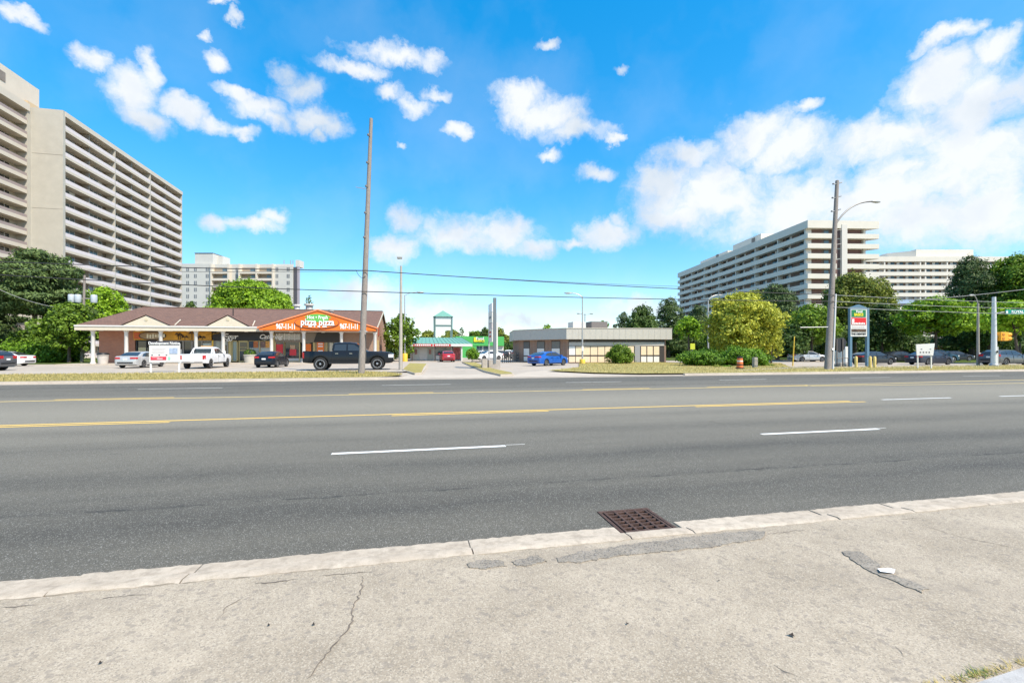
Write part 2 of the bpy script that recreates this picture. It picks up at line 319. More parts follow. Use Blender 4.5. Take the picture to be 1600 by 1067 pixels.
# ------------------------------------------------------------------ mesh helpers
FR = {}                                     # frame (location, rotation) of every thing and of its parts
def tag(o, label=None, cat=None, group=None, kind=None):
    for k, v in (('label', label), ('category', cat), ('group', group), ('kind', kind)):
        if v: o[k] = v
    return o
def thing(name, label, cat, loc=(0, 0, 0), rz=0.0, group=None):
    o = bpy.data.objects.new(name, None); COL.objects.link(o); o.empty_display_size = .2
    o.location = loc; o.rotation_euler = (0, 0, rz); FR[o] = (Vector(loc), rz)
    return tag(o, label, cat, group)
class MB:
    def __init__(s): s.v = []; s.f = []
    def add(s, vs, fs):
        b = len(s.v); s.v += [tuple(p) for p in vs]; s.f += [tuple(i + b for i in f) for f in fs]; return s
    def box(s, x0, x1, y0, y1, z0, z1):
        return s.add([(x0,y0,z0),(x1,y0,z0),(x1,y1,z0),(x0,y1,z0),(x0,y0,z1),(x1,y0,z1),(x1,y1,z1),(x0,y1,z1)],
                     [(3,2,1,0),(4,5,6,7),(0,1,5,4),(1,2,6,5),(2,3,7,6),(3,0,4,7)])
    def prism(s, poly, h0, h1, axis='z'):
        """polygon extruded along an axis; for 'y' the polygon is (x,z), for 'x' it is (y,z)"""
        n = len(poly)
        f = {'z': lambda a, b, h: (a, b, h), 'y': lambda a, b, h: (a, h, b), 'x': lambda a, b, h: (h, a, b)}[axis]
        s.add([f(a, b, h0) for a, b in poly] + [f(a, b, h1) for a, b in poly],
              [tuple(range(n))[::-1], tuple(range(n, 2 * n))] + [(i, (i + 1) % n, n + (i + 1) % n, n + i) for i in range(n)]); return s
    def tube(s, pts, r, n=8, cap=True):
        pts = [Vector(p) for p in pts]; rs = r if isinstance(r, (list, tuple)) else [r] * len(pts); b = len(s.v); fs = []
        for i, p in enumerate(pts):
            d = (pts[min(i + 1, len(pts) - 1)] - pts[max(i - 1, 0)]).normalized()
            a = d.cross(Vector((0, 0, 1)) if abs(d.z) < .9 else Vector((1, 0, 0))).normalized(); c = d.cross(a)
            for k in range(n):
                t = 2 * math.pi * k / n; s.v.append(tuple(p + (a * math.cos(t) + c * math.sin(t)) * rs[i]))
        for i in range(len(pts) - 1):
            for k in range(n): fs.append((b + i*n + k, b + i*n + (k+1) % n, b + (i+1)*n + (k+1) % n, b + (i+1)*n + k))
        if cap: fs += [tuple(b + k for k in range(n))[::-1], tuple(b + (len(pts)-1)*n + k for k in range(n))]
        s.f += fs; return s
    def lathe(s, prof, n=16, c=(0, 0, 0), axis='z'):
        b = len(s.v)
        for r, h in prof:
            for k in range(n):
                t = 2 * math.pi * k / n; p = (r * math.cos(t), r * math.sin(t), h)
                if axis == 'y': p = (p[0], h, p[1])
                if axis == 'x': p = (h, p[0], p[1])
                s.v.append((p[0] + c[0], p[1] + c[1], p[2] + c[2]))
        for i in range(len(prof) - 1):
            for k in range(n): s.f.append((b + i*n + k, b + i*n + (k+1) % n, b + (i+1)*n + (k+1) % n, b + (i+1)*n + k))
        s.f += [tuple(b + k for k in range(n))[::-1], tuple(b + (len(prof)-1)*n + k for k in range(n))]; return s
    def ell(s, c, r, n=12, m=8):
        return s.lathe([(max(.001, math.sin(math.pi * i / m)) * 1.0, -math.cos(math.pi * i / m)) for i in range(m + 1)], n).xf_last(n * (m + 1), c, r)
    def xf_last(s, k, c, r):
        for i in range(len(s.v) - k, len(s.v)): p = s.v[i]; s.v[i] = (c[0] + p[0]*r[0], c[1] + p[1]*r[1], c[2] + p[2]*r[2])
        return s
    def build(s, name, m, parent=None, smooth=0, world=False, bevel=0):
        me = bpy.data.meshes.new(name); v = s.v
        if world and parent is not None:
            l, rz = FR[parent]; M = Matrix.Rotation(-rz, 3, 'Z'); v = [tuple(M @ (Vector(p) - l)) for p in v]
        me.from_pydata(v, [], s.f); me.validate()
        bm = bmesh.new(); bm.from_mesh(me); bmesh.ops.recalc_face_normals(bm, faces=bm.faces)
        if bevel: bmesh.ops.bevel(bm, geom=list(bm.edges), offset=bevel, segments=2, affect='EDGES', profile=.6)
        bm.to_mesh(me); bm.free()
        return link(name, me, m, parent, smooth)
def link(name, me, m, parent=None, smooth=0):
    o = bpy.data.objects.new(name, me); COL.objects.link(o)
    if m is not None and not me.materials: me.materials.append(MATS[m] if isinstance(m, str) else m)
    if smooth:
        me.polygons.foreach_set('use_smooth', [True] * len(me.polygons)); me.set_sharp_from_angle(angle=R(smooth))
    if parent is not None: o.parent = parent; FR[o] = FR[parent]
    else: FR[o] = (Vector((0, 0, 0)), 0.0)
    return o
def box(name, m, parent, *a, **k): return MB().box(*a).build(name, m, parent, **k)
def copy_tree(o, parent=None):
    c = o.copy(); COL.objects.link(c); c.parent = parent
    for ch in list(o.children): copy_tree(ch, c)
    return c
def text(s, size, x, y, z, m, parent, rz=0.0, align='CENTER', bold=.0, shear=0.0, sx=1.0, name='lettering', ext=.01):
    """standing lettering whose face looks along -y (turned by rz), built as mesh; (x,y,z) in the parent's frame"""
    cu = bpy.data.curves.new('t', 'FONT'); cu.body = s; cu.size = size; cu.align_x = align; cu.align_y = 'CENTER'; cu.extrude = ext; cu.offset = bold; cu.shear = shear; cu.resolution_u = 3
    to = bpy.data.objects.new('t', cu); COL.objects.link(to); bpy.context.view_layer.update()
    me = bpy.data.meshes.new_from_object(to.evaluated_get(bpy.context.evaluated_depsgraph_get())); bpy.data.objects.remove(to)
    me.transform(Matrix.Translation((x, y, z)) @ Matrix.Rotation(rz, 4, 'Z') @ Matrix.Rotation(R(90), 4, 'X') @ Matrix.Diagonal((sx, 1, 1, 1)))
    me.materials.clear(); me.name = name
    return link(name, me, m, parent)
def ellipse(mb, cx, cz, rx, rz_, y0, y1, n=28): return mb.prism([(cx + rx*math.cos(2*math.pi*i/n), cz + rz_*math.sin(2*math.pi*i/n)) for i in range(n)], y0, y1, 'y')
def sheet(name, m, poly, z, kind='structure', thick=0.0, bevel=0):
    mb = MB()
    if name == 'asphalt_patch': mb.prism(poly, z - .01, z + .003)
    elif thick: mb.prism(poly, z - thick, z)
    else: mb.add([(x, y, z) for x, y in poly], [tuple(range(len(poly)))])
    return tag(mb.build(name, m, bevel=bevel), kind=kind)
def rough_poly(poly, step=.08, amp=.02, seed=1):
    r = random.Random(seed); out = []
    for i in range(len(poly)):
        a, b = Vector(poly[i]), Vector(poly[(i + 1) % len(poly)]); n = max(1, int((b - a).length / step))
        for k in range(n):
            p = a.lerp(b, k / n); out.append((p.x + r.uniform(-amp, amp), p.y + r.uniform(-amp, amp)))
    return out

# ------------------------------------------------------------------ ground, road, pavements
KX0, KX1 = -260, 320
mb = MB(); hx0, hx1, hy0, hy = 1.775, 2.305, 3.6, 4.205
for a in ((-900, hx0, -60, 1400), (hx1, 900, -60, 1400), (hx0, hx1, hy, 1400), (hx0, hx1, -60, hy0)): mb.add([(a[0], a[2], -.06), (a[1], a[2], -.06), (a[1], a[3], -.06), (a[0], a[3], -.06)], [(0, 1, 2, 3)])
tag(mb.build('ground', 'ground_mix'), kind='structure')
# the road surface is cut out round the storm drain
mb = MB()
for a in ((KX0, hx0, 3.6, 25.3), (hx1, KX1, 3.6, 25.3), (hx0, hx1, hy, 25.3)): mb.add([(a[0], a[2], 0), (a[1], a[2], 0), (a[1], a[3], 0), (a[0], a[3], 0)], [(0, 1, 2, 3)])
tag(mb.build('road', 'asphalt'), kind='structure')
# near pavement, slightly higher than the gutter, with a ragged joint to the kerb
ap = [(-14, -6), (14, -6), (14, 3.50), (-14, 3.50)]
e = [(x * .1, 3.475 + rnd.uniform(-.018, .018) + .02 * math.sin(x * .037)) for x in range(140, -141, -1)]
sheet('pavement', 'worn_aggregate_pavement', [(-14, -6), (14, -6)] + e, .034)
# concrete kerb pieces with open joints (kerb is flush here: a shallow gutter and a low lip)
kerb = bpy.data.objects.new('kerb', None); COL.objects.link(kerb); tag(kerb, kind='structure'); FR[kerb] = (Vector((0, 0, 0)), 0)
def kx(px): return XY(px, 3.62)
joints = [-14, -9.5, kx(-160), kx(97) , kx(298), kx(736), kx(975), kx(1070), kx(1166), kx(1290), kx(1405), kx(1520), 7.1, 9.6, 14]
def kerb_prof(): return [(3.81, -.05), (3.81, .006), (3.635, .008), (3.605, .036), (3.50, .046), (3.468, .036), (3.468, -.05)]
for i in range(len(joints) - 1):
    a, b = joints[i] + .005, joints[i + 1] - .005; dz = rnd.uniform(-.003, .004); mb = MB(); n = max(2, int((b - a) / .05)); pr = kerb_prof(); k = len(pr)
    hole = (i == 6)
    for j in range(n + 1):
        x = a + (b - a) * j / n; w = rnd.uniform(-.012, .012)
        endx = .02 * rnd.random() if j in (0, n) else 0
        for q, (yy, zz) in enumerate(pr):
            yo = w if q < 2 else (rnd.uniform(-.01, .01) if q > 4 else 0)
            if hole and q < 4: yo = min(0, 3.615 - yy)          # this piece stops at the drain
            mb.v.append((x, yy + yo, zz + (dz if zz > 0 else 0) - endx * .3 * (zz > 0)))
    for j in range(n):
        for q in range(k - 1): mb.f.append((j*k + q, j*k + q + 1, (j+1)*k + q + 1, (j+1)*k + q))
    mb.f += [tuple(range(k)), tuple(n*k + q for q in range(k))[::-1]]
    mb.build('kerb_stone', 'kerb_concrete', kerb, smooth=35)
sheet('kerb_bed', mat('joint_dirt', (.05, .045, .038), .95), [(-14, 3.40), (14, 3.40), (14, 3.60), (-14, 3.60)], -.02)
# dark repair strips and cracks in the near pavement
def patch(pts, z=.038, seed=1, step=.05, amp=.014, m='dark_patch_asphalt', name='asphalt_patch', jag=True):
    sheet(name, m, rough_poly([G(*p, z) for p in pts], step, amp, seed), z)
patch([(868, 872), (905, 862), (980, 851), (1080, 838), (1170, 829), (1196, 830), (1192, 840), (1120, 853), (1030, 862), (960, 869), (900, 879), (872, 877)], seed=2, step=.03)
patch([(731, 880), (752, 874), (785, 876), (790, 884), (764, 888), (733, 886)], seed=3, step=.025)
patch([(800, 876), (838, 868), (854, 876), (830, 882), (806, 884)], seed=4, step=.02)
patch([(1316, 862), (1340, 861), (1362, 872), (1380, 890), (1402, 900), (1450, 918), (1440, 925), (1405, 912), (1372, 897), (1345, 884)], seed=5, step=.03)
crackm = mat('crack_dirt', (.17, .14, .11), .95, var=.4, vscale=20)
def crack(pts, w=.007, seed=0, z=.037):
    r = random.Random(seed); P = []
    for i in range(len(pts) - 1):
        a, b = Vector(G(*pts[i], z)), Vector(G(*pts[i + 1], z)); n = max(2, int((b - a).length / .025))
        for k in range(n): P.append(a.lerp(b, k / n) + Vector((r.uniform(-.010, .010), r.uniform(-.010, .010))))
    mb = MB()
    for i, p in enumerate(P):
        d = (P[min(i + 1, len(P) - 1)] - P[max(0, i - 1)]).normalized(); nn = Vector((-d.y, d.x)) * w * r.uniform(.25, 1) * min(1, i / 4 + .2, (len(P) - i) / 4)
        mb.v += [(p.x + nn.x, p.y + nn.y, z), (p.x - nn.x, p.y - nn.y, z)]
    mb.f = [(2*i, 2*i+1, 2*i+3, 2*i+2) for i in range(len(P) - 1)]
    tag(mb.build('pavement_crack', crackm), kind='structure')
crack([(567, 900), (565, 920), (552, 950), (548, 975), (520, 1010), (495, 1040), (478, 1067)], .006, 1)
crack([(385, 930), (352, 948), (340, 970)], .004, 2); crack([(1284, 862), (1305, 872), (1318, 878)], .004, 3); crack([(1440, 820), (1500, 838), (1598, 858)], .004, 4)
crack([(1400, 1010), (1420, 1030)], .004, 5); crack([(1210, 1040), (1260, 1062)], .005, 6); crack([(612, 906), (632, 903)], .006, 7); crack([(1110, 862), (1150, 880)], .003, 8)
crack([(0, 949), (70, 942)], .005, 9); crack([(150, 935), (245, 926)], .004, 12); crack([(400, 911), (470, 904)], .008, 13); crack([(500, 899), (590, 891)], .005, 14); crack([(1196, 834), (1260, 827)], .005, 10); crack([(1400, 812), (1440, 808)], .004, 11)
# concrete walk in the near right corner
sheet('sidewalk', 'pad_concrete', [G(1468, 1085, .06), G(1720, 1062, .06), G(1720, 1030, .06), G(1640, 1028, .06)], .06, thick=.1)

# ---- painted lines
def strip(name, m, x0, x1, y0, y1, w, z=.004): return tag(MB().add([(x0, y0 - w/2, z), (x1, y1 - w/2, z), (x1, y1 + w/2, z), (x0, y0 + w/2, z)], [(0, 1, 2, 3)]).build(name, m), kind='structure')
Y1, Y2, YW1, YW2 = 11.72, 17.15, 7.45, 21.45
x_end = XY(1352, Y1)
strip('lane_line', 'yellow_line', KX0, x_end - .6, Y1, Y1, .11)
for a, b in ((-400, 265), (612, 857), (1087, 1352)):
    strip('lane_line', 'yellow_line', XY(a, Y1 - .24), XY(b, Y1 - .24), Y1 - .24, Y1 - .24, .10)
strip('lane_line', 'faded_yellow_line', KX0, XY(1262, Y2), Y2, Y2, .12)
for a, b in ((-420, -150), (85, 272), (545, 677), (910, 1015), (1105, 1262)): strip('lane_line', 'yellow_line', XY(a, Y2 + .3), XY(b, Y2 + .3), Y2 + .3, Y2 + .3, .12)
xa, xb = XY(1262, Y2), XY(1600, 18.1)
for yy, y3 in ((18.1, 19.6), (16.05, 15.0)):
    strip('lane_line', 'faded_yellow_line', xa, xb, Y2 + (.14 if yy > Y2 else -.14), yy, .12); strip('lane_line', 'faded_yellow_line', xb, xb + 60, yy, y3, .12)
for a, b in ((-900, -420), (518, 790), (1190, 1372)): strip('lane_line', 'white_line', XY(a, YW1), XY(b, YW1), YW1, YW1, .115)
strip('lane_line', 'faded_white_line', XY(790, YW1 + .07), XY(820, YW1 + .07), YW1 + .07, YW1 + .07, .03); strip('lane_line', 'faded_white_line', XY(1345, YW1 + .07), XY(1384, YW1 + .07), YW1 + .07, YW1 + .07, .03)
for a, b in ((1378, 1486), (1562, 1660), (1725, 1800)): strip('lane_line', 'white_line', XY(a, Y1 + .1), XY(b, Y1 + .1), Y1 + .1, Y1 + .1, .11)
for a, b in ((-330, -140), (215, 348), (597, 704), (884, 970), (1124, 1197), (1328, 1391), (1505, 1562), (1660, 1700)): strip('lane_line', 'faded_white_line', XY(a, YW2), XY(b, YW2), YW2, YW2, .12)

# ---- far side: gutter and kerb, verge, walk, car parks
YK = 25.25
def far_kerb(x0, x1, h=.13):
    mb = MB(); n = max(2, int((x1 - x0) / 2.5)); pr = [(YK, -.04), (YK, .012), (YK + .30, .016), (YK + .36, h), (YK + .55, h + .004), (YK + .55, -.04)]; k = len(pr)
    for j in range(n + 1):
        for q in pr: mb.v.append((x0 + (x1 - x0) * j / n, q[0], q[1]))
    for j in range(n):
        for q in range(k - 1): mb.f.append((j*k + q, j*k + q + 1, (j+1)*k + q + 1, (j+1)*k + q))
    mb.f += [tuple(range(k)), tuple(n*k + q for q in range(k))[::-1]]
    tag(mb.build('kerb', 'far_kerb_concrete'), kind='structure')
xd0, xd1 = XY(622, YK), XY(1075, YK)
far_kerb(KX0, xd0); far_kerb(xd1, KX1); far_kerb(xd0, xd1, .03)
sheet('parking_lot', 'lot_pavement', [(-120, YK + .5), (60, YK + .5), (60, 120), (-120, 120)], .03)
sheet('parking_lot', 'lot_pavement', [(60, 34.0), (200, 34.0), (200, 41.5), (60, 41.5)], .03)
VZ = .135
verge_l = [(-150, YK + .56), (XY(592, YK + .56), YK + .56), (XY(622, 27.2), 27.2), (XY(630, 28.8), 28.8), (XY(606, 31.5), 31.5), (XY(560, 33.3), 33.3), (-150, 33.6)]
sheet('verge', 'dry_grass', verge_l, VZ)
sheet('sidewalk', 'far_concrete', [(-150, 33.6), (XY(575, 33.3), 33.35), (XY(640, 33.2), 32.4), (XY(648, 34), 34.0), (-150, 35.2)], VZ - .004)
bank_l = [G(856, 578.5, VZ), G(930, 582, VZ), G(1000, 583.3, VZ), (XY(1085, 26.0), 26.0), (XY(1110, YK + .56), YK + .56), (150, YK + .56), (150, 33.4), (XY(1600, 33.4), 33.4), (XY(1420, 33.0), 33.0), G(1235, 573.5, VZ), (XY(1220, 44), 44), (XY(1060, 48), 48), (XY(1010, 51), 51), (XY(905, 50), 50), G(905, 573.5, VZ)]
sheet('lawn', 'lawn_grass', bank_l, VZ)
sheet('sidewalk', 'far_concrete', [G(1130, 580, .14), G(1235, 575.3, .14), (XY(1440, 31.6), 31.6), (160, 31.6), (160, 33.0), (XY(1440, 32.6), 32.6), G(1235, 573.6, .14)], VZ + .004)
drive = [G(612, 584, .04), G(832, 584, .04), G(812, 591, .04), G(660, 591, .04)]
sheet('driveway_apron', 'far_concrete', [(xd0, YK + .4), (xd1 + .5, YK + .4), (XY(1085, 26.1), 26.1), G(1000, 583, .04), G(850, 578, .04), G(800, 585, .04), G(640, 585.5, .04)], .04)
def island(name, m, pts, h=.15, kw=.16, z0=.0):
    P = [G(px, py, h) for px, py in pts]; c = Vector((sum(p[0] for p in P) / len(P), sum(p[1] for p in P) / len(P)))
    tag(MB().prism(P, z0, h).build('island_kerb', 'far_concrete', bevel=.03), kind='structure')
    Q = []
    for p in P:
        d = Vector(p) - c; Q.append(tuple(c + d * max(.5, 1 - kw / max(.2, d.length) * 1.6)))
    sheet(name, m, Q, h + .006)
island('verge', 'dry_grass', [(628, 577), (640, 567), (667, 568), (666, 574), (659, 582), (648, 583)])
island('verge', 'dry_grass', [(722, 565.5), (742, 566), (772, 576), (800, 582), (803, 584.5), (782, 585), (756, 579)])
sheet('side_road', 'asphalt', [(60, 41.5), (300, 41.5), (300, 44), (60, 44)], .02)
sheet('lawn', 'green_grass', [(62, 44), (260, 44), (260, 95), (62, 95)], .05); sheet('lawn', 'green_grass', [(-140, 60), (-36.5, 60), (-36.5, 105), (-140, 105)], .05)
sheet('lawn', 'green_grass', [(22, 62), (62, 62), (62, 120), (22, 120)], .05)
# parking bay lines in front of the plaza
for i in range(9): x = -36 + i * 2.9 ; strip('parking_line', 'lot_yellow_line', 0, 0, 0, 0, 0) if False else sheet('parking_line', 'lot_yellow_line', [(x, 44.5), (x + .12, 44.5), (x + 1.42, 51), (x + 1.3, 51)], .036)
# raised walk under the plaza canopy
sheet('plaza_walk', 'far_concrete', [(-36.2, 55.8), (-3.2, 55.8), (-3.2, 60), (-36.2, 60)], .14, thick=.14)

# ---- storm drain
t = thing('storm_drain_grate', 'rusty cast iron storm drain grate set in the kerb gutter', 'drain grate', (1.79, 3.62, 0))
GW, GD = .50, .57; gz = .012; rust = mat('rusty_iron', (.098, .056, .042), .8, metal=.25, var=.45, vscale=14, bump=.6, bscale=70)
mb = MB()
for a in ((-.02, GW + .02, -.02, .012), (-.02, GW + .02, GD - .012, GD + .02), (-.02, .012, .012, GD - .012), (GW - .012, GW + .02, .012, GD - .012)): mb.box(*a, -.05, gz - .002)
mb.build('frame', rust, t, bevel=.003)
nx, ny = 4, 6; bx = .024; cw = (GW - .05 - (nx + 1) * bx) / nx; ch = (GD - .05 - .05 - (ny + 1) * .022) / ny
for i in range(nx + 1): x = .025 + i * (cw + bx); box('bar', rust, t, x, x + bx, .02, GD - .02, -.014, gz + .001, bevel=.004)
for j in range(ny + 1):
    y = .065 + j * (ch + .022) - (.035 if j == 0 else 0)
    for i in range(nx): x = .025 + bx + i * (cw + bx); box('cross_bar', rust, t, x, x + cw, y, y + (.022 if j else .057), -.012, gz - .001, bevel=.003)
pm_ = mat('pit_black', (.014, .011, .009), .95); mb = MB()
for a in ((-.02, GW + .02, -.03, -.022, -.7, -.05), (-.02, GW + .02, GD + .022, GD + .03, -.7, -.05), (-.03, -.021, -.03, GD + .03, -.7, -.05), (GW + .021, GW + .03, -.03, GD + .03, -.7, -.05), (-.03, GW + .03, -.03, GD + .03, -.72, -.7)): mb.box(*a)
mb.build('pit', pm_, t)
# the drain sits in a cut in the road: darker worn rim
# ---- litter
mb = MB(); p = G(1384, 893, .04)
pts = [(-.065, -.015), (.02, -.04), (.068, -.012), (.05, .02), (-.03, .035)]
mb.add([(p[0] + a, p[1] + b, .044 + .012 * abs(a) / .06) for a, b in pts] + [(p[0] + .005, p[1], .047)], [(i, (i + 1) % 5, 5) for i in range(5)])
tag(mb.build('paper_scrap', mat('paper_white', (.86, .86, .87), .6)), 'crumpled white paper scrap lying on the dark repair strip', 'litter')
lm = mat('dead_leaf', (.035, .025, .018), .9)
for px, py, s, lb in ((1237, 992, .022, 'dark dead leaf on the pavement right of centre, largest of the bits'), (980, 974, .011, 'tiny dark dead leaf on the pavement below the storm drain'), (157, 1035, .014, 'dark dead leaf low on the left pavement'), (420, 976, .012, 'dark dead leaf on the pavement left of the long crack'), (490, 975, .014, 'dark dead leaf on the pavement just left of the long crack'), (1123, 907, .009, 'tiny dark dead leaf below the right end of the repair strip')):
    p = G(px, py, .04); a0 = rnd.random() * 6
    mb = MB().add([(p[0] + s * math.cos(a0 + k) * (1 if i % 2 else .5), p[1] + s * math.sin(a0 + k) * (1 if i % 2 else .5), .041 + .006 * (i % 2)) for i, k in enumerate((0, 1.1, 2.2, 3.3, 4.4, 5.3))], [(0, 1, 2, 3, 4, 5)])
    tag(mb.build('dead_leaf', lm), lb, 'leaf', 'dead leaves on the pavement')
# ------------------------------------------------------------------ vegetation
def leaf_mesh(name, P, Nrm, size, aspect, rng, m):
    """P (n,3) leaf centres, Nrm rough facing; one rhombic leaf card each, with a per-leaf tint"""
    n = len(P); a = rng.normal(size=(n, 3)); Nn = Nrm + rng.normal(size=(n, 3)) * .75; Nn /= np.linalg.norm(Nn, axis=1)[:, None] + 1e-9
    t = np.cross(Nn, a); t /= np.linalg.norm(t, axis=1)[:, None] + 1e-9; b = np.cross(Nn, t)
    s = (size * rng.uniform(.6, 1.35, n))[:, None]
    V = np.stack([P - t * s, P - b * s * aspect + Nn * s * .15, P + t * s, P + b * s * aspect + Nn * s * .15], 1).reshape(-1, 3)
    me = bpy.data.meshes.new(name); me.vertices.add(4 * n); me.vertices.foreach_set('co', V.astype(np.float32).ravel())
    me.loops.add(4 * n); me.loops.foreach_set('vertex_index', np.arange(4 * n, dtype=np.int32)); me.polygons.add(n)
    me.polygons.foreach_set('loop_start', np.arange(0, 4 * n, 4, dtype=np.int32))
    at = me.attributes.new('tint', 'FLOAT', 'FACE'); at.data.foreach_set('value', rng.uniform(0, 1, n).astype(np.float32))
    me.update(); me.validate(); me.materials.append(MATS[m]); return me
def lobes_leaves(lobes, per_area, rng, up=.15):
    Ps, Ns = [], []
    for c, r in lobes:
        c, r = np.array(c), np.array(r); n = int(per_area * (r[0]*r[1] + r[0]*r[2] + r[1]*r[2]) / 3 * 4 * math.pi)
        d = rng.normal(size=(n, 3)); d /= np.linalg.norm(d, axis=1)[:, None]; d = d[d[:, 2] > -.85 + up]
        # leaves bunch into sprays: keep those near random spray directions
        k = max(9, int(20 * (r.prod()) ** .3)); q = rng.normal(size=(k, 3)); q /= np.linalg.norm(q, axis=1)[:, None]
        best = (d @ q.T).max(1); keep = best > rng.uniform(.84, .985, len(d)); d = d[keep]; best = best[keep]
        rad = (.66 + .38 * (best - .85) / .15 * rng.uniform(.3, 1, len(d)) + rng.normal(0, .06, len(d)) + (rng.random(len(d)) < .16) * rng.uniform(0, .38, len(d)))[:, None]
        Ps.append(c + d * r * rad); Ns.append(d + np.array((0, 0, .35)))
    return np.concatenate(Ps), np.concatenate(Ns)
def wood(mb, h, r, lobes, rng, lean=(0, 0), n=7, top=.75):
    z = [0, h * .15, h * .4, h * .7, h]; mb.tube([(lean[0] * t / h + .03 * r * math.sin(t), lean[1] * t / h, t) for t in z], [r * 1.25, r, r * .8, r * .6, r * .3], n)
    for c, rr in lobes:
        t0 = h * rng.uniform(.45, .85); s = Vector((lean[0] * t0 / h, lean[1] * t0 / h, t0)); e = Vector(c); mid = s.lerp(e, .5) + Vector((0, 0, (e.z - s.z) * .1))
        mb.tube([s, mid, e], [r * .4, r * .27, r * .08], 5, False)
def tree(kind, name, label, x, y, h, w, base=.25, m='leaf_green', leaf=.16, dens=26, seed=0, depth=None, group=None, nl=13, lean=(0, 0), trunk_r=None, cat='tree', z0=0.0, squash=1.0):
    """h total height, w crown width, base = height where the crown starts (fraction of h)"""
    rng = np.random.default_rng(seed + 11); r_ = random.Random(seed + 3)
    t = thing(name, label, cat, (x, y, z0), 0, group); cz0 = h * base; ch = h - cz0; dp = depth or w; lobes = []
    if kind == 'round':
        nl = int(nl * 2.2)
        for i in range(nl):
            a = i * 2.4 + r_.uniform(-.4, .4); f = (i + .5) / nl; zz = f ** .85; prof = math.sin(math.pi * min(1, zz * .82 + .13)) ** .7
            rad = prof * r_.uniform(.34, .74); lr = (.085 + .085 * prof) * r_.uniform(.6, 1.3)
            lobes.append(((math.cos(a) * rad * w * .5 + lean[0], math.sin(a) * rad * dp * .5 + lean[1], cz0 + ch * (.10 + .80 * zz)), (w * lr, dp * lr, ch * lr * .8 * squash)))
        lobes.append(((lean[0], lean[1], cz0 + ch * .5), (w * .27, dp * .27, ch * .34))); lobes.append(((lean[0], lean[1], h - ch * .17), (w * .14, dp * .14, ch * .17)))
    elif kind == 'pine':
        for i in range(nl):
            a = i * 2.4 + r_.uniform(-.5, .5); f = (i + .5) / nl; prof = ((1 - f) ** .6 * .85 + .15) * r_.uniform(.7, 1.1); rad = prof * r_.uniform(.35, .82)
            lr = (.10 + .11 * prof) * r_.uniform(.8, 1.25)
            lobes.append(((math.cos(a) * rad * w * .5 + lean[0] * f, math.sin(a) * rad * dp * .5, cz0 + ch * (.05 + .88 * f)), (w * lr * 1.15, dp * lr * 1.15, ch * .085 * r_.uniform(.8, 1.4))))
        lobes.append(((lean[0], 0, h - ch * .06), (w * .08, dp * .08, ch * .08)))
    elif kind == 'bush':
        for i in range(nl):
            a = i * 2.4; f = math.sqrt((i + .5) / nl) * .62
            lobes.append(((math.cos(a) * f * w * .5, math.sin(a) * f * dp * .5, cz0 + ch * (.42 + .18 * r_.random()) * (1 - f * .45)), (w * .24, dp * .24, ch * .36)))
        lobes.append(((0, 0, cz0 + ch * .48), (w * .36, dp * .36, ch * .5)))
    P, Nn = lobes_leaves(lobes, dens, rng, up=(-.15 if kind == 'bush' else .1))
    P[:, 2] = np.maximum(P[:, 2], .05)
    mb = MB(); wood(mb, h * (.86 if kind != 'bush' else .6), trunk_r or max(.1, h * .022), lobes[:8], r_, lean)
    mb.build('trunk', bark, t, smooth=50); link('crown', leaf_mesh('crown', P, Nn, leaf, .62 if kind != 'pine' else .32, rng, m), None, t)
    return t
def at_px(px, d): return DP(px, d)
def ptree(kind, name, label, px, d, top, wpx, **k):
    """place by photo column, distance, crown top row and crown width"""
    x, y = DP(px, d); return tree(kind, name, label, x, y, DH(top, d), wpx / F_PX * d, **k)

# left side
ptree('pine', 'pine_tree', 'tall dark pine with bare trunk in front of the left tower', 48, 60, 392, 135, base=.42, m='leaf_pine', leaf=.26, dens=44, seed=1, nl=24, trunk_r=.34, lean=(1.0, 0), group='pines on the left')
ptree('pine', 'pine_tree', 'shaded pine at the left photo edge behind the hedge', -12, 66, 440, 120, base=.2, m='leaf_pine', leaf=.26, dens=36, seed=2, nl=20, group='pines on the left')
ptree('pine', 'pine_tree', 'thin dark pine beside the transformer pole', 98, 66, 402, 80, base=.35, m='leaf_dark', leaf=.24, dens=34, seed=22, nl=20, group='pines on the left')
ptree('round', 'leafy_tree', 'dense mid green tree left of the plaza brick wall', 108, 56, 470, 88, base=.12, m='leaf_green', leaf=.17, dens=44, seed=3)
ptree('round', 'leafy_tree', 'light green tree behind the left end of the plaza roof', 160, 78, 446, 82, base=.2, m='leaf_bright', leaf=.2, dens=30, seed=4)
ptree('round', 'leafy_tree', 'low dark green tree under the tall left pine', 70, 60, 505, 90, base=.05, m='leaf_green', leaf=.17, dens=36, seed=5)
for i, px in enumerate((-20, 22, 62, 98)):
    ptree('bush', 'hedge_bush', 'leafy bush in the hedge behind the white sedan, %s from the photo edge' % ('at the photo edge', 'second', 'third', 'fourth')[i] if i else 'leafy hedge bush at the left photo edge', px, 57.5, 531, 56, base=.0, m='leaf_hedge', leaf=.13, dens=60, seed=30 + i, cat='bush', group='hedge bushes at the left')
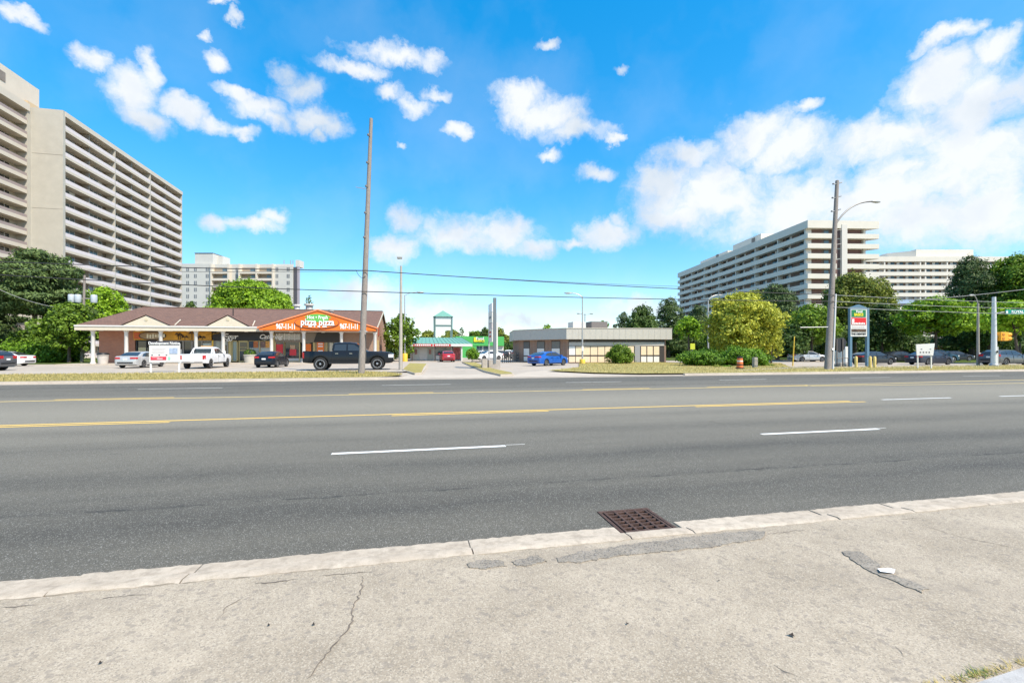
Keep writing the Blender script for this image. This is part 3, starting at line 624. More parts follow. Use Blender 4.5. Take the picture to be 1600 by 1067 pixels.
# behind the plaza
ptree('round', 'leafy_tree', 'large bright green tree showing above the middle of the plaza roof', 385, 98, 436, 150, base=.1, m='leaf_bright', leaf=.24, dens=30, seed=6, nl=20)
ptree('round', 'leafy_tree', 'bright green tree right of the largest one behind the plaza roof', 440, 108, 455, 74, base=.1, m='leaf_bright', leaf=.24, dens=24, seed=7)
ptree('round', 'leafy_tree', 'dark low tree behind the plaza roof beside the left tower', 298, 104, 470, 40, base=.1, m='leaf_dark', leaf=.22, dens=24, seed=8)
ptree('pine', 'spruce_tree', 'small dark spruce tip above the pizza gable', 484, 110, 462, 26, base=.15, m='leaf_pine', leaf=.24, dens=24, seed=9)
# centre
ptree('round', 'leafy_tree', 'green tree between the plaza end wall and the teal roofed store', 628, 64, 489, 62, base=.15, m='leaf_green', leaf=.18, dens=36, seed=10, nl=15)
far = [(668, 130, 516, 40, 'leaf_olive', 'round'), (705, 138, 513, 40, 'leaf_olive', 'round'), (722, 125, 511, 20, 'leaf_pine', 'pine'), (745, 140, 516, 46, 'leaf_green', 'round'), (758, 135, 510, 22, 'leaf_dark', 'round'), (790, 122, 522, 40, 'leaf_olive', 'round'), (808, 112, 526, 32, 'leaf_green', 'round'), (780, 150, 511, 30, 'leaf_olive', 'round')]
lbs = ['pale tree left behind the teal roofed sign tower', 'pale tree right behind the teal roofed sign tower', 'small dark conifer just right of the sign tower', 'green tree above the green store sign', 'dark tree behind the edge on pylon sign', 'olive tree right of the edge on pylon sign', 'green tree left of the bank building fascia', 'far olive tree peeking over behind the edge on pylon']
for i, (px, d, tp, w, m, k) in enumerate(far): ptree(k, 'distant_tree', lbs[i], px, d, tp, w, base=.1, m=m, leaf=.26, dens=20, seed=40 + i, group='trees far behind the stores')
ptree('round', 'distant_tree', 'round tree top above the left half of the bank roof', 855, 95, 505, 26, base=.4, m='leaf_bright', leaf=.2, dens=22, seed=50); ptree('round', 'distant_tree', 'round tree top above the right half of the bank roof', 942, 95, 500, 30, base=.4, m='leaf_bright', leaf=.2, dens=22, seed=51)
for i, (px, d, tp, w, m, lb) in enumerate(((606, 78, 533, 44, 'leaf_dark', 'dark bush behind the plaza end wall'), (640, 84, 530, 50, 'leaf_green', 'green bush filling in left behind the teal roofed store'), (700, 112, 524, 60, 'leaf_olive', 'olive bush behind the teal roof, under the sign tower'), (800, 108, 534, 56, 'leaf_dark', 'dark bush behind the ramp railing'), (585, 120, 520, 60, 'leaf_green', 'far green bush mostly hidden by the plaza'))):
    ptree('bush', 'leafy_bush', lb, px, d, tp, w, base=0, m=m, leaf=.2, dens=34, seed=140 + i, cat='bush')
# right group
R1 = [('round', 'dense blue green tree just right of the bank fascia', 1003, 88, 475, 66, 'leaf_dark', .05, 13), ('pine', 'tall pine between bank and yellow tree', 1045, 92, 466, 66, 'leaf_pine', .1, 24), ('pine', 'dark pine low behind the bank right corner', 975, 96, 488, 50, 'leaf_pine', .08, 20),
      ('pine', 'dark pine left behind the yellow tree', 1090, 95, 478, 66, 'leaf_pine', .08, 22), ('round', 'bright young tree with thin trunk left of the yellow tree', 1076, 70, 492, 46, 'leaf_bright', .4, 13),
      ('pine', 'wide dark pine right behind the yellow tree', 1215, 72, 445, 100, 'leaf_pine', .12, 26), ('round', 'olive tree behind the top of the yellow tree', 1182, 84, 452, 80, 'leaf_olive', .15, 13), ('round', 'bright green maple left of the right utility pole', 1268, 64, 474, 84, 'leaf_green', .25, 15),
      ('round', 'big olive tree behind the right utility pole and pylon sign', 1335, 78, 425, 120, 'leaf_olive', .18, 18), ('round', 'dark shady tree right of the pylon sign', 1378, 70, 472, 76, 'leaf_dark', .15, 14), ('round', 'light green spreading tree above the white lawn sign', 1462, 62, 462, 118, 'leaf_bright', .36, 16),
      ('pine', 'tall dark pine left of the signal mast', 1518, 80, 402, 104, 'leaf_pine', .1, 28), ('round', 'tall green tree at the right photo edge', 1590, 76, 396, 110, 'leaf_green', .2, 16), ('round', 'dark tree behind the signal mast', 1545, 72, 470, 84, 'leaf_dark', .1, 13),
      ('round', 'yellow green tree with leaning trunk behind the street name sign', 1592, 52, 468, 96, 'leaf_bright', .42, 13), ('round', 'shadowed low tree behind the maple and utility pole', 1300, 74, 500, 76, 'leaf_dark', .1, 12), ('round', 'tall tree past the right photo edge', 1660, 70, 400, 110, 'leaf_green', .2, 13),
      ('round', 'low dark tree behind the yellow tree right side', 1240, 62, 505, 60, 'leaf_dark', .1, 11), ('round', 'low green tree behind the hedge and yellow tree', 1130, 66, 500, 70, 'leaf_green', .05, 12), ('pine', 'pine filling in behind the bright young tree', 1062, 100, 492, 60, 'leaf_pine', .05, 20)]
for i, (k, lb, px, d, tp, w, m, b, nl) in enumerate(R1):
    ptree(k, 'pine_tree' if k == 'pine' else 'leafy_tree', lb, px, d, tp, w, base=b, m=m, leaf=.22 if k == 'pine' else .19, dens=38 if k == 'pine' else 30, seed=60 + i, nl=nl, group='trees on the right', lean=(-1.2, 0) if 'leaning' in lb else (0, 0))
ptree('round', 'yellow_tree', 'broad yellow green tree standing behind the clipped hedge mound', 1155, 50, 456, 122, base=.06, m='leaf_yellow', leaf=.15, dens=58, seed=81, nl=22, trunk_r=.18)
ptree('round', 'yellow_tree', 'small yellow green tree leaning out right of the broad one', 1205, 51, 505, 46, base=.1, m='leaf_yellow', leaf=.14, dens=48, seed=82, nl=10)
def mound(px, d, top, wpx, label, seed, dep=None, m='leaf_hedge', name='hedge_mound', leaf=.08, dens=420):
    x, y = DP(px, d); return tree('bush', name, label, x, y, DH(top, d), wpx / F_PX * d, base=0, m=m, leaf=leaf, dens=dens, seed=seed, depth=dep, cat='hedge', nl=12, trunk_r=.05, z0=.1, group='clipped shrubs on the lawn')
mound(1099, 43.5, 546, 84, 'clipped dark green hedge mound, left of the overlapping pair', 91, 4); mound(1160, 43.8, 541.5, 88, 'clipped dark green hedge mound behind the striped drum', 92, 4.4)
mound(969, 50, 537, 46, 'round clipped shrub before the boarded bank front', 93, 3, 'leaf_green', 'round_shrub', .09, 170)
ptree('bush', 'ball_shrub', 'ball shaped green shrub on a stem beside the teal roofed store', 739, 60, 542, 24, base=.2, m='leaf_hedge', leaf=.10, dens=110, seed=94, cat='shrub')
for i, (px, d, tp, w, lb, m) in enumerate(((1120, 40, 569, 14, 'small dry brown shrub at the foot of the hedge mound', 'leaf_olive'), (1137, 40, 570, 20, 'low grey green shrub beside the striped drum', 'leaf_green'), (1460, 60, 543, 26, 'dark red shrub under the light green tree', 'leaf_red'), (1410, 66, 546, 22, 'dull red shrub by the parked car under the trees', 'leaf_red'), (1205, 43, 569, 14, 'tuft of tall grass at the right end of the hedge', 'leaf_hedge'))):
    ptree('bush', 'low_shrub', lb, px, d, tp, w, base=0, m=m, leaf=.07, dens=150, seed=100 + i, cat='shrub')
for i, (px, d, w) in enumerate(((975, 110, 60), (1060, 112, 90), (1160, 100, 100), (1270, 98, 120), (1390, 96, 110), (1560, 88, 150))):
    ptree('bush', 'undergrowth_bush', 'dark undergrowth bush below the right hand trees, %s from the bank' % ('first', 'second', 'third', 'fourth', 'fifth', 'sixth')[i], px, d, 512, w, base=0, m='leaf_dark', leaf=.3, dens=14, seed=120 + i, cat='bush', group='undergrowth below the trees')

# grass blades on verges and lawn
def blades(name, label, poly, n, h, m, seed, z):
    rng = np.random.default_rng(seed); P = np.array(poly); lo, hi = P.min(0), P.max(0); lo[0] = max(lo[0], -45); hi[0] = min(hi[0], 62)
    pts = rng.uniform(lo, hi, (n * 3, 2)); ins = np.zeros(len(pts), bool); j = len(P) - 1
    for i in range(len(P)):
        c = ((P[i, 1] > pts[:, 1]) != (P[j, 1] > pts[:, 1])) & (pts[:, 0] < (P[j, 0] - P[i, 0]) * (pts[:, 1] - P[i, 1]) / (P[j, 1] - P[i, 1] + 1e-12) + P[i, 0]); ins ^= c; j = i
    pts = pts[ins][:n]; k = len(pts); a = rng.uniform(0, 6.28, k); w = rng.uniform(.012, .03, k); hh = h * rng.uniform(.4, 1.3, k)
    V = np.zeros((k, 3, 3)); V[:, :, :2] = pts[:, None]; V[:, 0, 0] -= np.cos(a) * w; V[:, 0, 1] -= np.sin(a) * w; V[:, 1, 0] += np.cos(a) * w; V[:, 1, 1] += np.sin(a) * w
    V[:, 2, :2] += rng.normal(0, h * .45, (k, 2)); V[:, :, 2] = z - .005; V[:, 2, 2] += hh
    me = bpy.data.meshes.new(name); me.from_pydata(V.reshape(-1, 3).tolist(), [], np.arange(3 * k).reshape(-1, 3).tolist())
    at = me.attributes.new('tint', 'FLOAT', 'FACE'); at.data.foreach_set('value', rng.uniform(0, 1, k).astype(np.float32))
    tag(link(name, me, m), label, 'grass', kind='stuff')
blades('verge_grass', 'short dry grass on the verge before the plaza', verge_l, 26000, .09, 'blade_dry', 1, VZ)
blades('lawn_grass', 'short dry yellow grass on the lawn before the bank', bank_l, 30000, .08, 'blade_dry', 2, VZ)
# weeds along the joint of the near corner walk
rng = np.random.default_rng(5); a, b = np.array(G(1440, 1072, .04)), np.array(G(1660, 1021, .04)); k = 700
for nm, mm, s, q in (('joint_weeds', 'blade_dry', 1, 300), ('joint_weeds_green', 'blade_green', 2, 90)):
    tt = rng.uniform(0, 1, q) if s == 1 else np.clip(rng.normal(.38, .05, q), 0, 1); base = a + (b - a) * tt[:, None] + rng.normal(0, .012, (q, 2)); V = np.zeros((q, 3, 3)); V[:, :, :2] = base[:, None]; V[:, :, 2] = .036
    V[:, 0, 0] -= .003; V[:, 1, 0] += .003; V[:, 2, :2] += rng.normal(0, .02, (q, 2)); V[:, 2, 2] += rng.uniform(.004, .022, q)
    me = bpy.data.meshes.new(nm); me.from_pydata(V.reshape(-1, 3).tolist(), [], np.arange(3 * q).reshape(-1, 3).tolist()); at = me.attributes.new('tint', 'FLOAT', 'FACE'); at.data.foreach_set('value', rng.uniform(0, 1, q).astype(np.float32))
    tag(link(nm, me, mm), 'dry weeds in the joint of the near corner walk' if s == 1 else 'green weed tuft in the joint of the near corner walk', 'weeds', kind='stuff')
# ------------------------------------------------------------------ the plaza (strip of shops with a shingle roof)
YF = 57.0; XL, XR = -34.9, -4.4
pl = thing('shop_plaza', 'low brick shop plaza with brown shingle roof, white columns and orange gable', 'plaza', (XL, YF, 0))
def P(name, m, *a, **k): return MB().box(*a).build(name, m, k.pop('parent', pl), world=True, **k)
YW = 59.4; ZF0, ZF1 = 3.72, 4.25; YB = 82.0; YR = 69.0; ZR = 7.25
xs = lambda px, y=YW: XY(px, y)
# walls
P('wall', 'brown_brick', XL + .6, xs(211), YW, YB - .4, 0, 3.9)
P('back_wall', 'brown_brick', xs(211), XR - .35, YB - .8, YB - .4, 0, 3.9)
P('wall', 'dull_brick', xs(536), XR - .35, YW, YB - .8, 0, 3.9)
mb = MB().prism([(YW - 2.0, 3.9), (YB, 3.9), (YB, 4.2), (YR, ZR - .12), (YF + .3, 4.2), (YF + .3, 3.9)], XR - .36, XR - .12, 'x'); mb.build('gable_wall', 'orange_brick', pl, world=True)
P('end_wall', 'orange_brick', XR - .34, XR - .13, YW - .05, YB - .4, 0, 3.9)
MB().box(XR - .14, XR - .06, 62.2, 63.6, 3.5, 5.2).build('wall_sign', mat('red_box', (.30, .035, .02), .5), pl, world=True)
for y in (60.4, 62.0): P('end_window', mat('tan_blind', (.50, .36, .16), .6), XR - .14, XR - .08, y, y + 1.2, .5, 2.9)
# roof
mb = MB()
for (y0, z0, y1, z1) in ((YF - .1, ZF1 + .02, YR, ZR), (YR, ZR, YB + .3, ZF1 + .02)):
    mb.add([(XL - .1, y0, z0), (XR + .1, y0, z0), (XR + .1, y1, z1), (XL - .1, y1, z1), (XL - .1, y0, z0 - .12), (XR + .1, y0, z0 - .12), (XR + .1, y1, z1 - .12), (XL - .1, y1, z1 - .12)], [(0,1,2,3),(4,7,6,5),(0,4,5,1),(1,5,6,2),(2,6,7,3),(3,7,4,0)])
roof = mb.build('roof', 'brown_shingles', pl, world=True)
rk = MB()
for y0, z0, y1, z1 in ((YF - .1, ZF1 - .05, YR, ZR - .06), (YR, ZR - .06, YB + .3, ZF1 - .05)): rk.add([(XR + .1, y0, z0 - .2), (XR + .16, y0, z0 - .2), (XR + .16, y0, z0 + .1), (XR + .1, y0, z0 + .1), (XR + .1, y1, z1 - .2), (XR + .16, y1, z1 - .2), (XR + .16, y1, z1 + .1), (XR + .1, y1, z1 + .1)], [(0,1,2,3),(4,7,6,5),(0,4,5,1),(1,5,6,2),(2,6,7,3),(3,7,4,0)])
rk.build('barge_board', cream, pl, world=True)
MB().tube([(XL, YR, ZR + .02), (XR, YR, ZR + .02)], .09, 6).build('ridge_cap', 'brown_shingles', roof, world=True)
# canopy: fascia, soffit, columns
P('fascia', cream, XL - .12, xs(412, YF), YF - .22, YF - .02, ZF0, ZF1 - .002); P('fascia', cream, XL - .12, XL + .0, YF - .02, YB, ZF0, ZF1 - .11)
P('gutter', white, XL - .12, xs(412, YF), YF - .30, YF - .22, ZF1 - .13, ZF1 + .01)
P('soffit', mat('soffit_grey', (.58, .52, .45), .7), XL, XR - .4, YF - .02, YW, ZF0 + .05, ZF0 + .13)
for px in (145, 197, 251, 306, 348.5, 424, 474.5, 533.5, 586):
    x = xs(px, YF + .25); MB().lathe([(.26, .14), (.26, .26), (.19, .30), (.175, ZF0 - .2), (.24, ZF0 - .12), (.24, ZF0 + .05)], 12, (x, YF + .3, 0)).build('column', white, pl, world=True, smooth=40)
for px in (158, 216, 266, 295, 342, 385, 455, 505): x = xs(px, 58.2); MB().lathe([(.22, ZF0 - .02), (.25, ZF0 + .05)], 12, (x, 58.2, 0)).build('soffit_lamp', white, pl, world=True)
# small cream pediments with their own little roofs
for a, b, tp in ((194, 266, 493.5), (325.5, 388.5, 493.5)):
    x0, x1 = xs(a, YF), xs(b, YF); xm = (x0 + x1) / 2; zt = HZ((a + b) / 2, tp, YF)
    g = MB().prism([(x0, ZF1 + .03), (x1, ZF1 + .03), (xm, zt)], YF - .2, YF + .1, 'y').build('pediment', cream, pl, world=True)
    y2 = YF + (zt - ZF1) / ((ZR - ZF1) / (YR - YF)); mb = MB()
    for s in (x0, x1):
        e = .25 if s > xm else -.25
        mb.add([(s + e, YF - .28, ZF1 + .02), (xm, YF - .28, zt + .10), (xm, y2, zt + .10), (s + e, YF + .3, ZF1 + .02)], [(0, 1, 2, 3)])
    mb.build('pediment_roof', 'brown_shingles', g, world=True)
    MB().tube([(x1 + .35, YF + .2, ZF1 + .12), (x1 - .15, YF + 2.6, ZF1 + .85)], .06, 5).build('roof_flashing', cream, roof, world=True)
    MB().lathe([(.16, 0), (.16, .05)], 8, axis='y', c=(xm, YF - .25, zt - .42)).build('vent', mat('tan_vent', (.55, .48, .33), .6), g, world=True)
# orange pizza gable
x0, x1, xm = xs(407, YF), xs(588, YF), xs(498, YF); zt = HZ(498, 486, YF); zb = HZ(498, 516.5, YF)
orange = mat('sign_orange', (.78, .165, .012), .45); gs = MB().prism([(x0, zb), (x1, zb), (x1, zb + .22), (xm, zt), (x0, zb + .14)], YF - .45, YF + .1, 'y').build('gable_sign', orange, pl, world=True)
mb = MB()
for s, e, zz in ((x0, -.2, zb + .16), (x1, .2, zb + .24)): mb.add([(s + e, YF - .55, zz), (xm, YF - .55, zt + .02), (xm, YF + 8.6, zt + .02), (s + e, YF + .5, zz), (s + e, YF - .55, zz + .16), (xm, YF - .55, zt + .2), (xm, YF + 8.6, zt + .2), (s + e, YF + .5, zz + .16)], [(0,1,2,3),(4,7,6,5),(0,4,5,1),(1,5,6,2),(2,6,7,3),(3,7,4,0)])
mb.build('gable_trim', mat('orange_trim', (.74, .24, .10), .5), gs, world=True)
cx, cz = xs(497, YF), HZ(497, 504.5, YF); pxm = (YF / 1.066) / F_PX
ex = MB(); ellipse(ex, xs(498, YF), HZ(498, 497.5, YF), 19.5 * pxm, 6.3 * pxm, YF - .53, YF - .46); ex.build('green_oval', mat('sign_green', (.12, .42, .07), .45), gs, world=True)
ex = MB(); ellipse(ex, cx, cz, 32.5 * pxm, 9.3 * pxm, YF - .56, YF - .5); ex.build('oval_rim', mat('dark_red_rim', (.22, .05, .04), .5), gs, world=True)
ex = MB(); ellipse(ex, cx, cz, 31.5 * pxm, 8.6 * pxm, YF - .59, YF - .52); ex.build('orange_oval', orange, gs, world=True)
ox, oy = XL, YF
def T(s, size, px, py, m, dy, par=None, y=YF, **k): return text(s, size, xs(px, y) - ox, y - oy - dy, HZ(px, py, y), m, par or pl, **k)
ex = MB(); ellipse(ex, xs(498, YF), HZ(498, 499, YF), 17 * pxm, 4.6 * pxm, YF - .62, YF - .58); ex.build('green_oval', 'sign_green', gs, world=True)
T('Hot • Fresh', .58, 498, 496.6, white_t, .64, gs, bold=.012, sx=.82, ext=.004)
T('pizza pizza', 1.08, 498, 504.4, mat('dark_outline', (.10, .03, .02), .5), .615, gs, bold=.06, ext=.004, sx=.80); T('pizza pizza', 1.08, 498, 504.2, white_t, .64, gs, bold=.025, sx=.80, ext=.004)
for i, w in enumerate((.5, .22, .3, .62)): xx = xs(498, YF) + (-1.0, -.42, -.02, .5)[i]; MB().box(xx, xx + w * .8, YF - .62, YF - .6, HZ(498, 511.4, YF), HZ(498, 511.4, YF) + .13).build('small_lettering', white_t, gs, world=True)
T('967-11-11', .84, 448.5, 510.7, white_t, .47, gs, bold=.03, sx=.60, ext=.004); T('967-11-11', .84, 546.5, 510.7, white_t, .47, gs, bold=.03, sx=.60, ext=.004)
# shop fronts, left to right
ZS0, ZS1 = HZ(280, 531.5, YW), HZ(280, 518.5, YW)        # sign band
b1 = P('shop_sign', mat('sign_amber', (.60, .30, .022), .5, var=.35, vscale=.8), xs(211), xs(332), YW - .3, YW + .1, ZS0, 3.74)
P('sign_end', mat('sign_red_orange', (.55, .12, .03), .5, var=.3, vscale=1.5), xs(212), xs(222), YW - .33, YW - .31, ZS0 + .1, 3.6, parent=b1)
ex = MB(); ellipse(ex, xs(241), (ZS0 + 3.7) / 2, 1.35, .48, YW - .37, YW - .31); ov = ex.build('sign_oval', black_t, b1, world=True)
ex = MB(); ellipse(ex, xs(241), (ZS0 + 3.7) / 2, 1.25, .40, YW - .39, YW - .36); ex.build('sign_oval_face', mat('oval_brown', (.32, .22, .12), .5), b1, world=True)
for i in range(7): xx = xs(232.5) + i * .27; MB().box(xx, xx + .17, YW - .41, YW - .38, (ZS0 + 3.7) / 2 - .17 - .1 * (i < 3), (ZS0 + 3.7) / 2 + .2 - .05 * (i % 2)).build('small_lettering', mat('cream_lettering', (.7, .66, .5), .5), b1, world=True)
palm = mat('palm_silhouette', (.06, .028, .012), .6)
for px, hh in ((281, .75), (284, .55), (302, .9), (291, .35), (312, .4), (318, .3)):
    mb = MB(); x = xs(px); z = ZS0 + .05; mb.box(x - .03, x + .03, YW - .34, YW - .31, z, z + hh * .8)
    for k in range(7):
        a = math.pi * (k / 6) * 1.1 - .15; mb.prism([(x, z + hh * .8), (x + math.cos(a) * .42, z + hh * .8 + math.sin(a) * .24 - .06), (x + math.cos(a) * .25, z + hh * .8 + math.sin(a) * .2 + .06)], YW - .34, YW - .31, 'y')
    mb.build('palm_motif', palm, b1, world=True)
for i in range(4): xx = xs(316) + i * .5; MB().prism([(xx, ZS0 + .5 + i * .1), (xx + 1.3, ZS0 + .7 + i * .12), (xx + 1.3, ZS0 + .78 + i * .12), (xx, ZS0 + .55 + i * .1)], YW - .33, YW - .31, 'y').build('sun_ray', mat('sign_yellow', (.75, .45, .06), .5), b1, world=True)
b2 = P('shop_sign', mat('sign_black', (.014, .012, .013), .45), xs(334), xs(424), YW - .3, YW + .1, ZS0 - .0, 3.74)
T('Egy', .95, 345.5, 525.5, white_t, -2.06, b2, shear=.35, bold=.01); T('er', .8, 354.5, 525.5, white_t, -2.06, b2, shear=.35, bold=.01); T('Catering', .72, 414, 525.5, white_t, -2.06, b2, shear=.35, bold=.01)
MB().tube([(xs(411), YW - .33, ZS0 + .16), (xs(416), YW - .33, ZS0 + .05), (xs(421), YW - .33, ZS0 + .3)], .02, 4).build('swoosh', white_t, b2, world=True)
b3 = P('shop_sign_panel', mat('grey_brown_panel', (.20, .165, .13), .6), xs(430.5), xs(536), YW - .2, YW + .1, ZS0 - .2, 3.74)
MB().prism([(xs(491), ZS0 - .18), (xs(531), ZS0 - .18), (xs(531), 3.7), (xs(496), 3.7)], YW - .32, YW - .22, 'y').build('awning', mat('awning_charcoal', (.035, .032, .03), .7), pl, world=True)
tanf = mat('tan_frame', (.50, .40, .18), .5); 
def win(px0, px1, m=glassd, z0=.75, z1=None, fr=tanf, n=1, nm='shop_window'):
    z1 = z1 or ZS0 - .03; a, b = xs(px0), xs(px1); w = P(nm, m, a + .05, b - .05, YW + .05, YW + .1, z0, z1); mb = MB()
    mb.box(a, b, YW - .06, YW + .04, z0 - .1, z0); mb.box(a, b, YW - .06, YW + .04, z1 - .09, z1)
    for i in range(n + 1): xx = a + (b - a) * i / n; mb.box(xx - .05, xx + .05, YW - .08, YW + .06, z0, z1 - .09)
    mb.build('frame', fr, w, world=True); return w
P('base_wall', 'dull_brick', xs(211), xs(362), YW, YW + .3, .14, .66)
P('base_wall', offwhite, xs(424), xs(536), YW, YW + .3, .14, .62)
greyf = mat('grey_frame', (.30, .28, .26), .5)
w = win(214, 245, glassd, fr=blackm, n=2); P('white_board', mat('yellowed_board', (.5, .48, .3), .6), xs(216), xs(231), YW + .02, YW + .045, 1.3, 1.9, parent=w)
w = win(246, 300, glassd, fr=greyf, n=4); P('poster', white, xs(281), xs(284), YW + .0, YW + .03, .9, 1.7, parent=w)
w = win(301, 331, glassd, fr=greyf, n=2); P('poster', mat('poster_grey', (.45, .52, .5), .5), xs(317), xs(330), YW + .0, YW + .03, 1.5, 2.4, parent=w); P('poster', mat('poster_pink', (.62, .05, .25), .5), xs(308), xs(313), YW + .0, YW + .03, 1.3, 1.8, parent=w)
P('door_post', yellowp, xs(331.5), xs(334), YW - .1, YW + .1, .14, ZS0 - .0)
w = win(335, 356, mat('frosted_glass', (.36, .38, .33), .3), fr=greyf, n=2); P('poster', glassd, xs(351), xs(355), YW + .0, YW + .03, 1.0, 2.2, parent=w)
P('pier', tanf, xs(357.5), xs(362), YW - .1, YW + .3, .14, ZS0 - .01)
win(363, 371, mat('pale_teal_glass', (.28, .36, .35), .15), .35, n=1)
# door of the dark-signed shop
d = P('door', tanf, xs(373), xs(387.5), YW - .05, YW + .05, .14, ZS0 - .02)
for z0, z1 in ((.35, 1.5), (1.62, 1.85), (1.95, 2.5)): P('pane', glassd, xs(375), xs(386), YW - .1, YW - .06, z0, min(z1, ZS0 - .15), parent=d)
w = win(389, 423, mat('frosted_pale', (.46, .47, .43), .35), fr=tanf, n=2)
for px, c, i in ((393, (.03, .05, .08), 0), (400, (.55, .16, .04), 1), (411, (.2, .12, .1), 2), (419, (.65, .30, .06), 3)): P('food_photo', mat('food_%d' % i, c, .5, var=.5, vscale=4), xs(px - 3.6), xs(px + 3.6), YW - .1, YW - .07, ZS0 - .85, ZS0 - .1, parent=w)
P('pier', tanf, xs(424.5), xs(429.5), YW - .1, YW + .3, .14, 3.6)
# pizza shop
w = win(430.5, 444.5, mat('grey_glass', (.17, .17, .155), .12), z0=.3); P('poster', mat('poster_red', (.60, .03, .04), .5), xs(431.5), xs(442), YW + .0, YW + .03, .45, 2.3, parent=w); P('poster_text', white_t, xs(433), xs(441), YW - .03, YW - .005, 1.0, 1.15, parent=w)
w = win(445, 468.5, glassd, z0=.3); P('poster', 'poster_red', xs(452.5), xs(463), YW + .0, YW + .03, .95, 1.7, parent=w); P('poster_top', mat('poster_tan', (.5, .33, .2), .5, var=.5, vscale=5), xs(453.5), xs(461), YW + .0, YW + .03, 1.72, 2.2, parent=w)
P('transom_window', mat('pale_transom', (.40, .39, .35), .2), xs(432), xs(470), YW - .26, YW - .22, ZS0 + .1, 3.55)
for px in (437.5, 445, 452, 461): P('transom_bar', offwhite, xs(px), xs(px) + .1, YW - .3, YW - .27, ZS0 + .05, 3.6)
w = win(476.5, 490, glassd, z0=.3); P('poster', orange, xs(477.5), xs(486), YW + .0, YW + .03, .5, 2.35, parent=w)
w = win(491.5, 510, mat('warm_glass', (.32, .20, .10), .15), z0=.3); P('poster', orange, xs(495.5), xs(506), YW + .0, YW + .03, .9, 2.6, parent=w)
for z in (1.1, 1.45, 2.0, 2.3): P('poster_text', white_t, xs(497), xs(504.5), YW - .03, YW - .005, z, z + .13, parent=w)
w = win(511, 531, glassd, z0=.3); P('menu', mat('menu_cream', (.5, .46, .36), .5), xs(515), xs(520), YW + .0, YW + .03, 1.2, 2.5, parent=w)
# roof stacks
for px, d0, tp, bt, w, nm, m in ((464, 70, 476, 486, 1.2, 'roof_vent', white), (483, 72, 475, 484, 1.6, 'roof_vent', offwhite), (517.5, 63, 484, 492, .7, 'roof_vent', greyf)):
    x, y = DP(px, d0); MB().lathe([(w * .32, DH(bt, d0) - 1.2), (w * .32, DH(tp, d0) - .25), (w * .5, DH(tp, d0) - .24), (w * .5, DH(tp, d0))], 10, (x, y, 0)).build(nm, m, roof, world=True)
x, y = DP(357.5, 56); MB().tube([(x, 63.5, 5.6), (x, 63.5, 6.9)], .06, 6).build('vent_pipe', blackm, roof, world=True)
# planters and bins by the shop fronts
def pot(px, y, w, h, m, label, nm, cat):
    x = XY(px, y); t = thing(nm, label, cat, (x, y, .14)); MB().lathe([(w * .42, 0), (w * .5, h * .9), (w * .54, h * .92), (w * .54, h), (w * .46, h), (w * .44, h * .85)], 14).build('pot', m, t, smooth=40); return t
t = pot(391, 58.4, 1.35, .95, mat('stone_pot', (.48, .45, .39), .85, var=.1), 'stone planter with a leafy plant beside the catering shop door', 'planter', 'planter')
rng = np.random.default_rng(3); d_ = rng.normal(size=(420, 3)); d_ /= np.linalg.norm(d_, axis=1)[:, None]; link('plant', leaf_mesh('plant', d_ * (.6, .6, .36) + (0, 0, 1.15), d_, .09, .4, rng, 'leaf_hedge'), None, t)
t = pot(161, 56.3, .95, .95, mat('bin_stone', (.52, .47, .42), .9, var=.15), 'squat concrete litter bin with dark lid by the brick wall', 'litter_bin', 'bin'); MB().lathe([(.52, .95), (.55, 1.0), (.5, 1.14), (.3, 1.2)], 14).build('lid', blackm, t, smooth=40)

# ------------------------------------------------------------------ bank building (boarded front, angled side)
A, B_, C = DP(803, 59.2), DP(885, 53.5), DP(1050, 54.4)
bk = thing('bank_building', 'low brown brick bank building with deep grey fascia and boarded windows', 'building', (B_[0], B_[1], 0))
vA, vB, vC = Vector(A), Vector(B_), Vector(C); fd = (vC - vB).normalized(); fn = Vector((-fd.y, fd.x)); dep = 13
D_, E_ = vC + fn * dep, vA + fn * (dep - 4)
ringF = [vA, vB, vC, D_, E_]
def inset(ring, k):
    c = sum(ring, Vector((0, 0))) / len(ring); return [p + (c - p).normalized() * k for p in ring]
fasc = mat('fascia_grey', (.50, .47, .415), .6, var=.06); MB().prism([tuple(p) for p in ringF], 2.88, 4.18).build('fascia', fasc, bk, world=True)
MB().prism([tuple(p) for p in inset(ringF, -.05)], 4.14, 4.22).build('roof_edge', mat('roof_edge_cream', (.55, .5, .42), .6), bk, world=True)
W = inset(ringF, .7); MB().prism([tuple(p) for p in W], 0, 2.95).build('wall', 'dull_brick', bk, world=True)
def on(p, q, s0, s1, z0, z1, out0, out1):
    d = (q - p).normalized(); n = Vector((d.y, -d.x)); a, b = p + d * s0, p + d * s1
    return MB().prism([tuple(a + n * out0), tuple(b + n * out0), tuple(b + n * out1), tuple(a + n * out1)], z0, z1)
board = mat('plywood_board', (.80, .63, .43), .7, var=.1, vscale=1.5); boardw = mat('white_board', (.78, .75, .70), .6, var=.06); dkf = mat('bronze_frame', (.055, .045, .04), .5)
wl = (W[2] - W[1]).length
on(W[1], W[2], .15, wl - .25, 2.12, 2.55, .05, .1).build('panel_band', mat('panel_grey', (.50, .47, .44), .6), bk, world=True); on(W[1], W[2], .15, wl - .25, 2.56, 2.88, .02, .06).build('header', dkf, bk, world=True)
on(W[1], W[2], .12, wl - .22, .12, 2.12, .01, .035).build('frame', dkf, bk, world=True)
edges = [.16, 1.05, 2.95, 4.05, 5.2, 6.25, 7.3, 8.35, 9.0]; wl2 = wl - .3
pxs = [888.5, 898.5, 922, 933.5, 945, 957, 969, 981, 989]
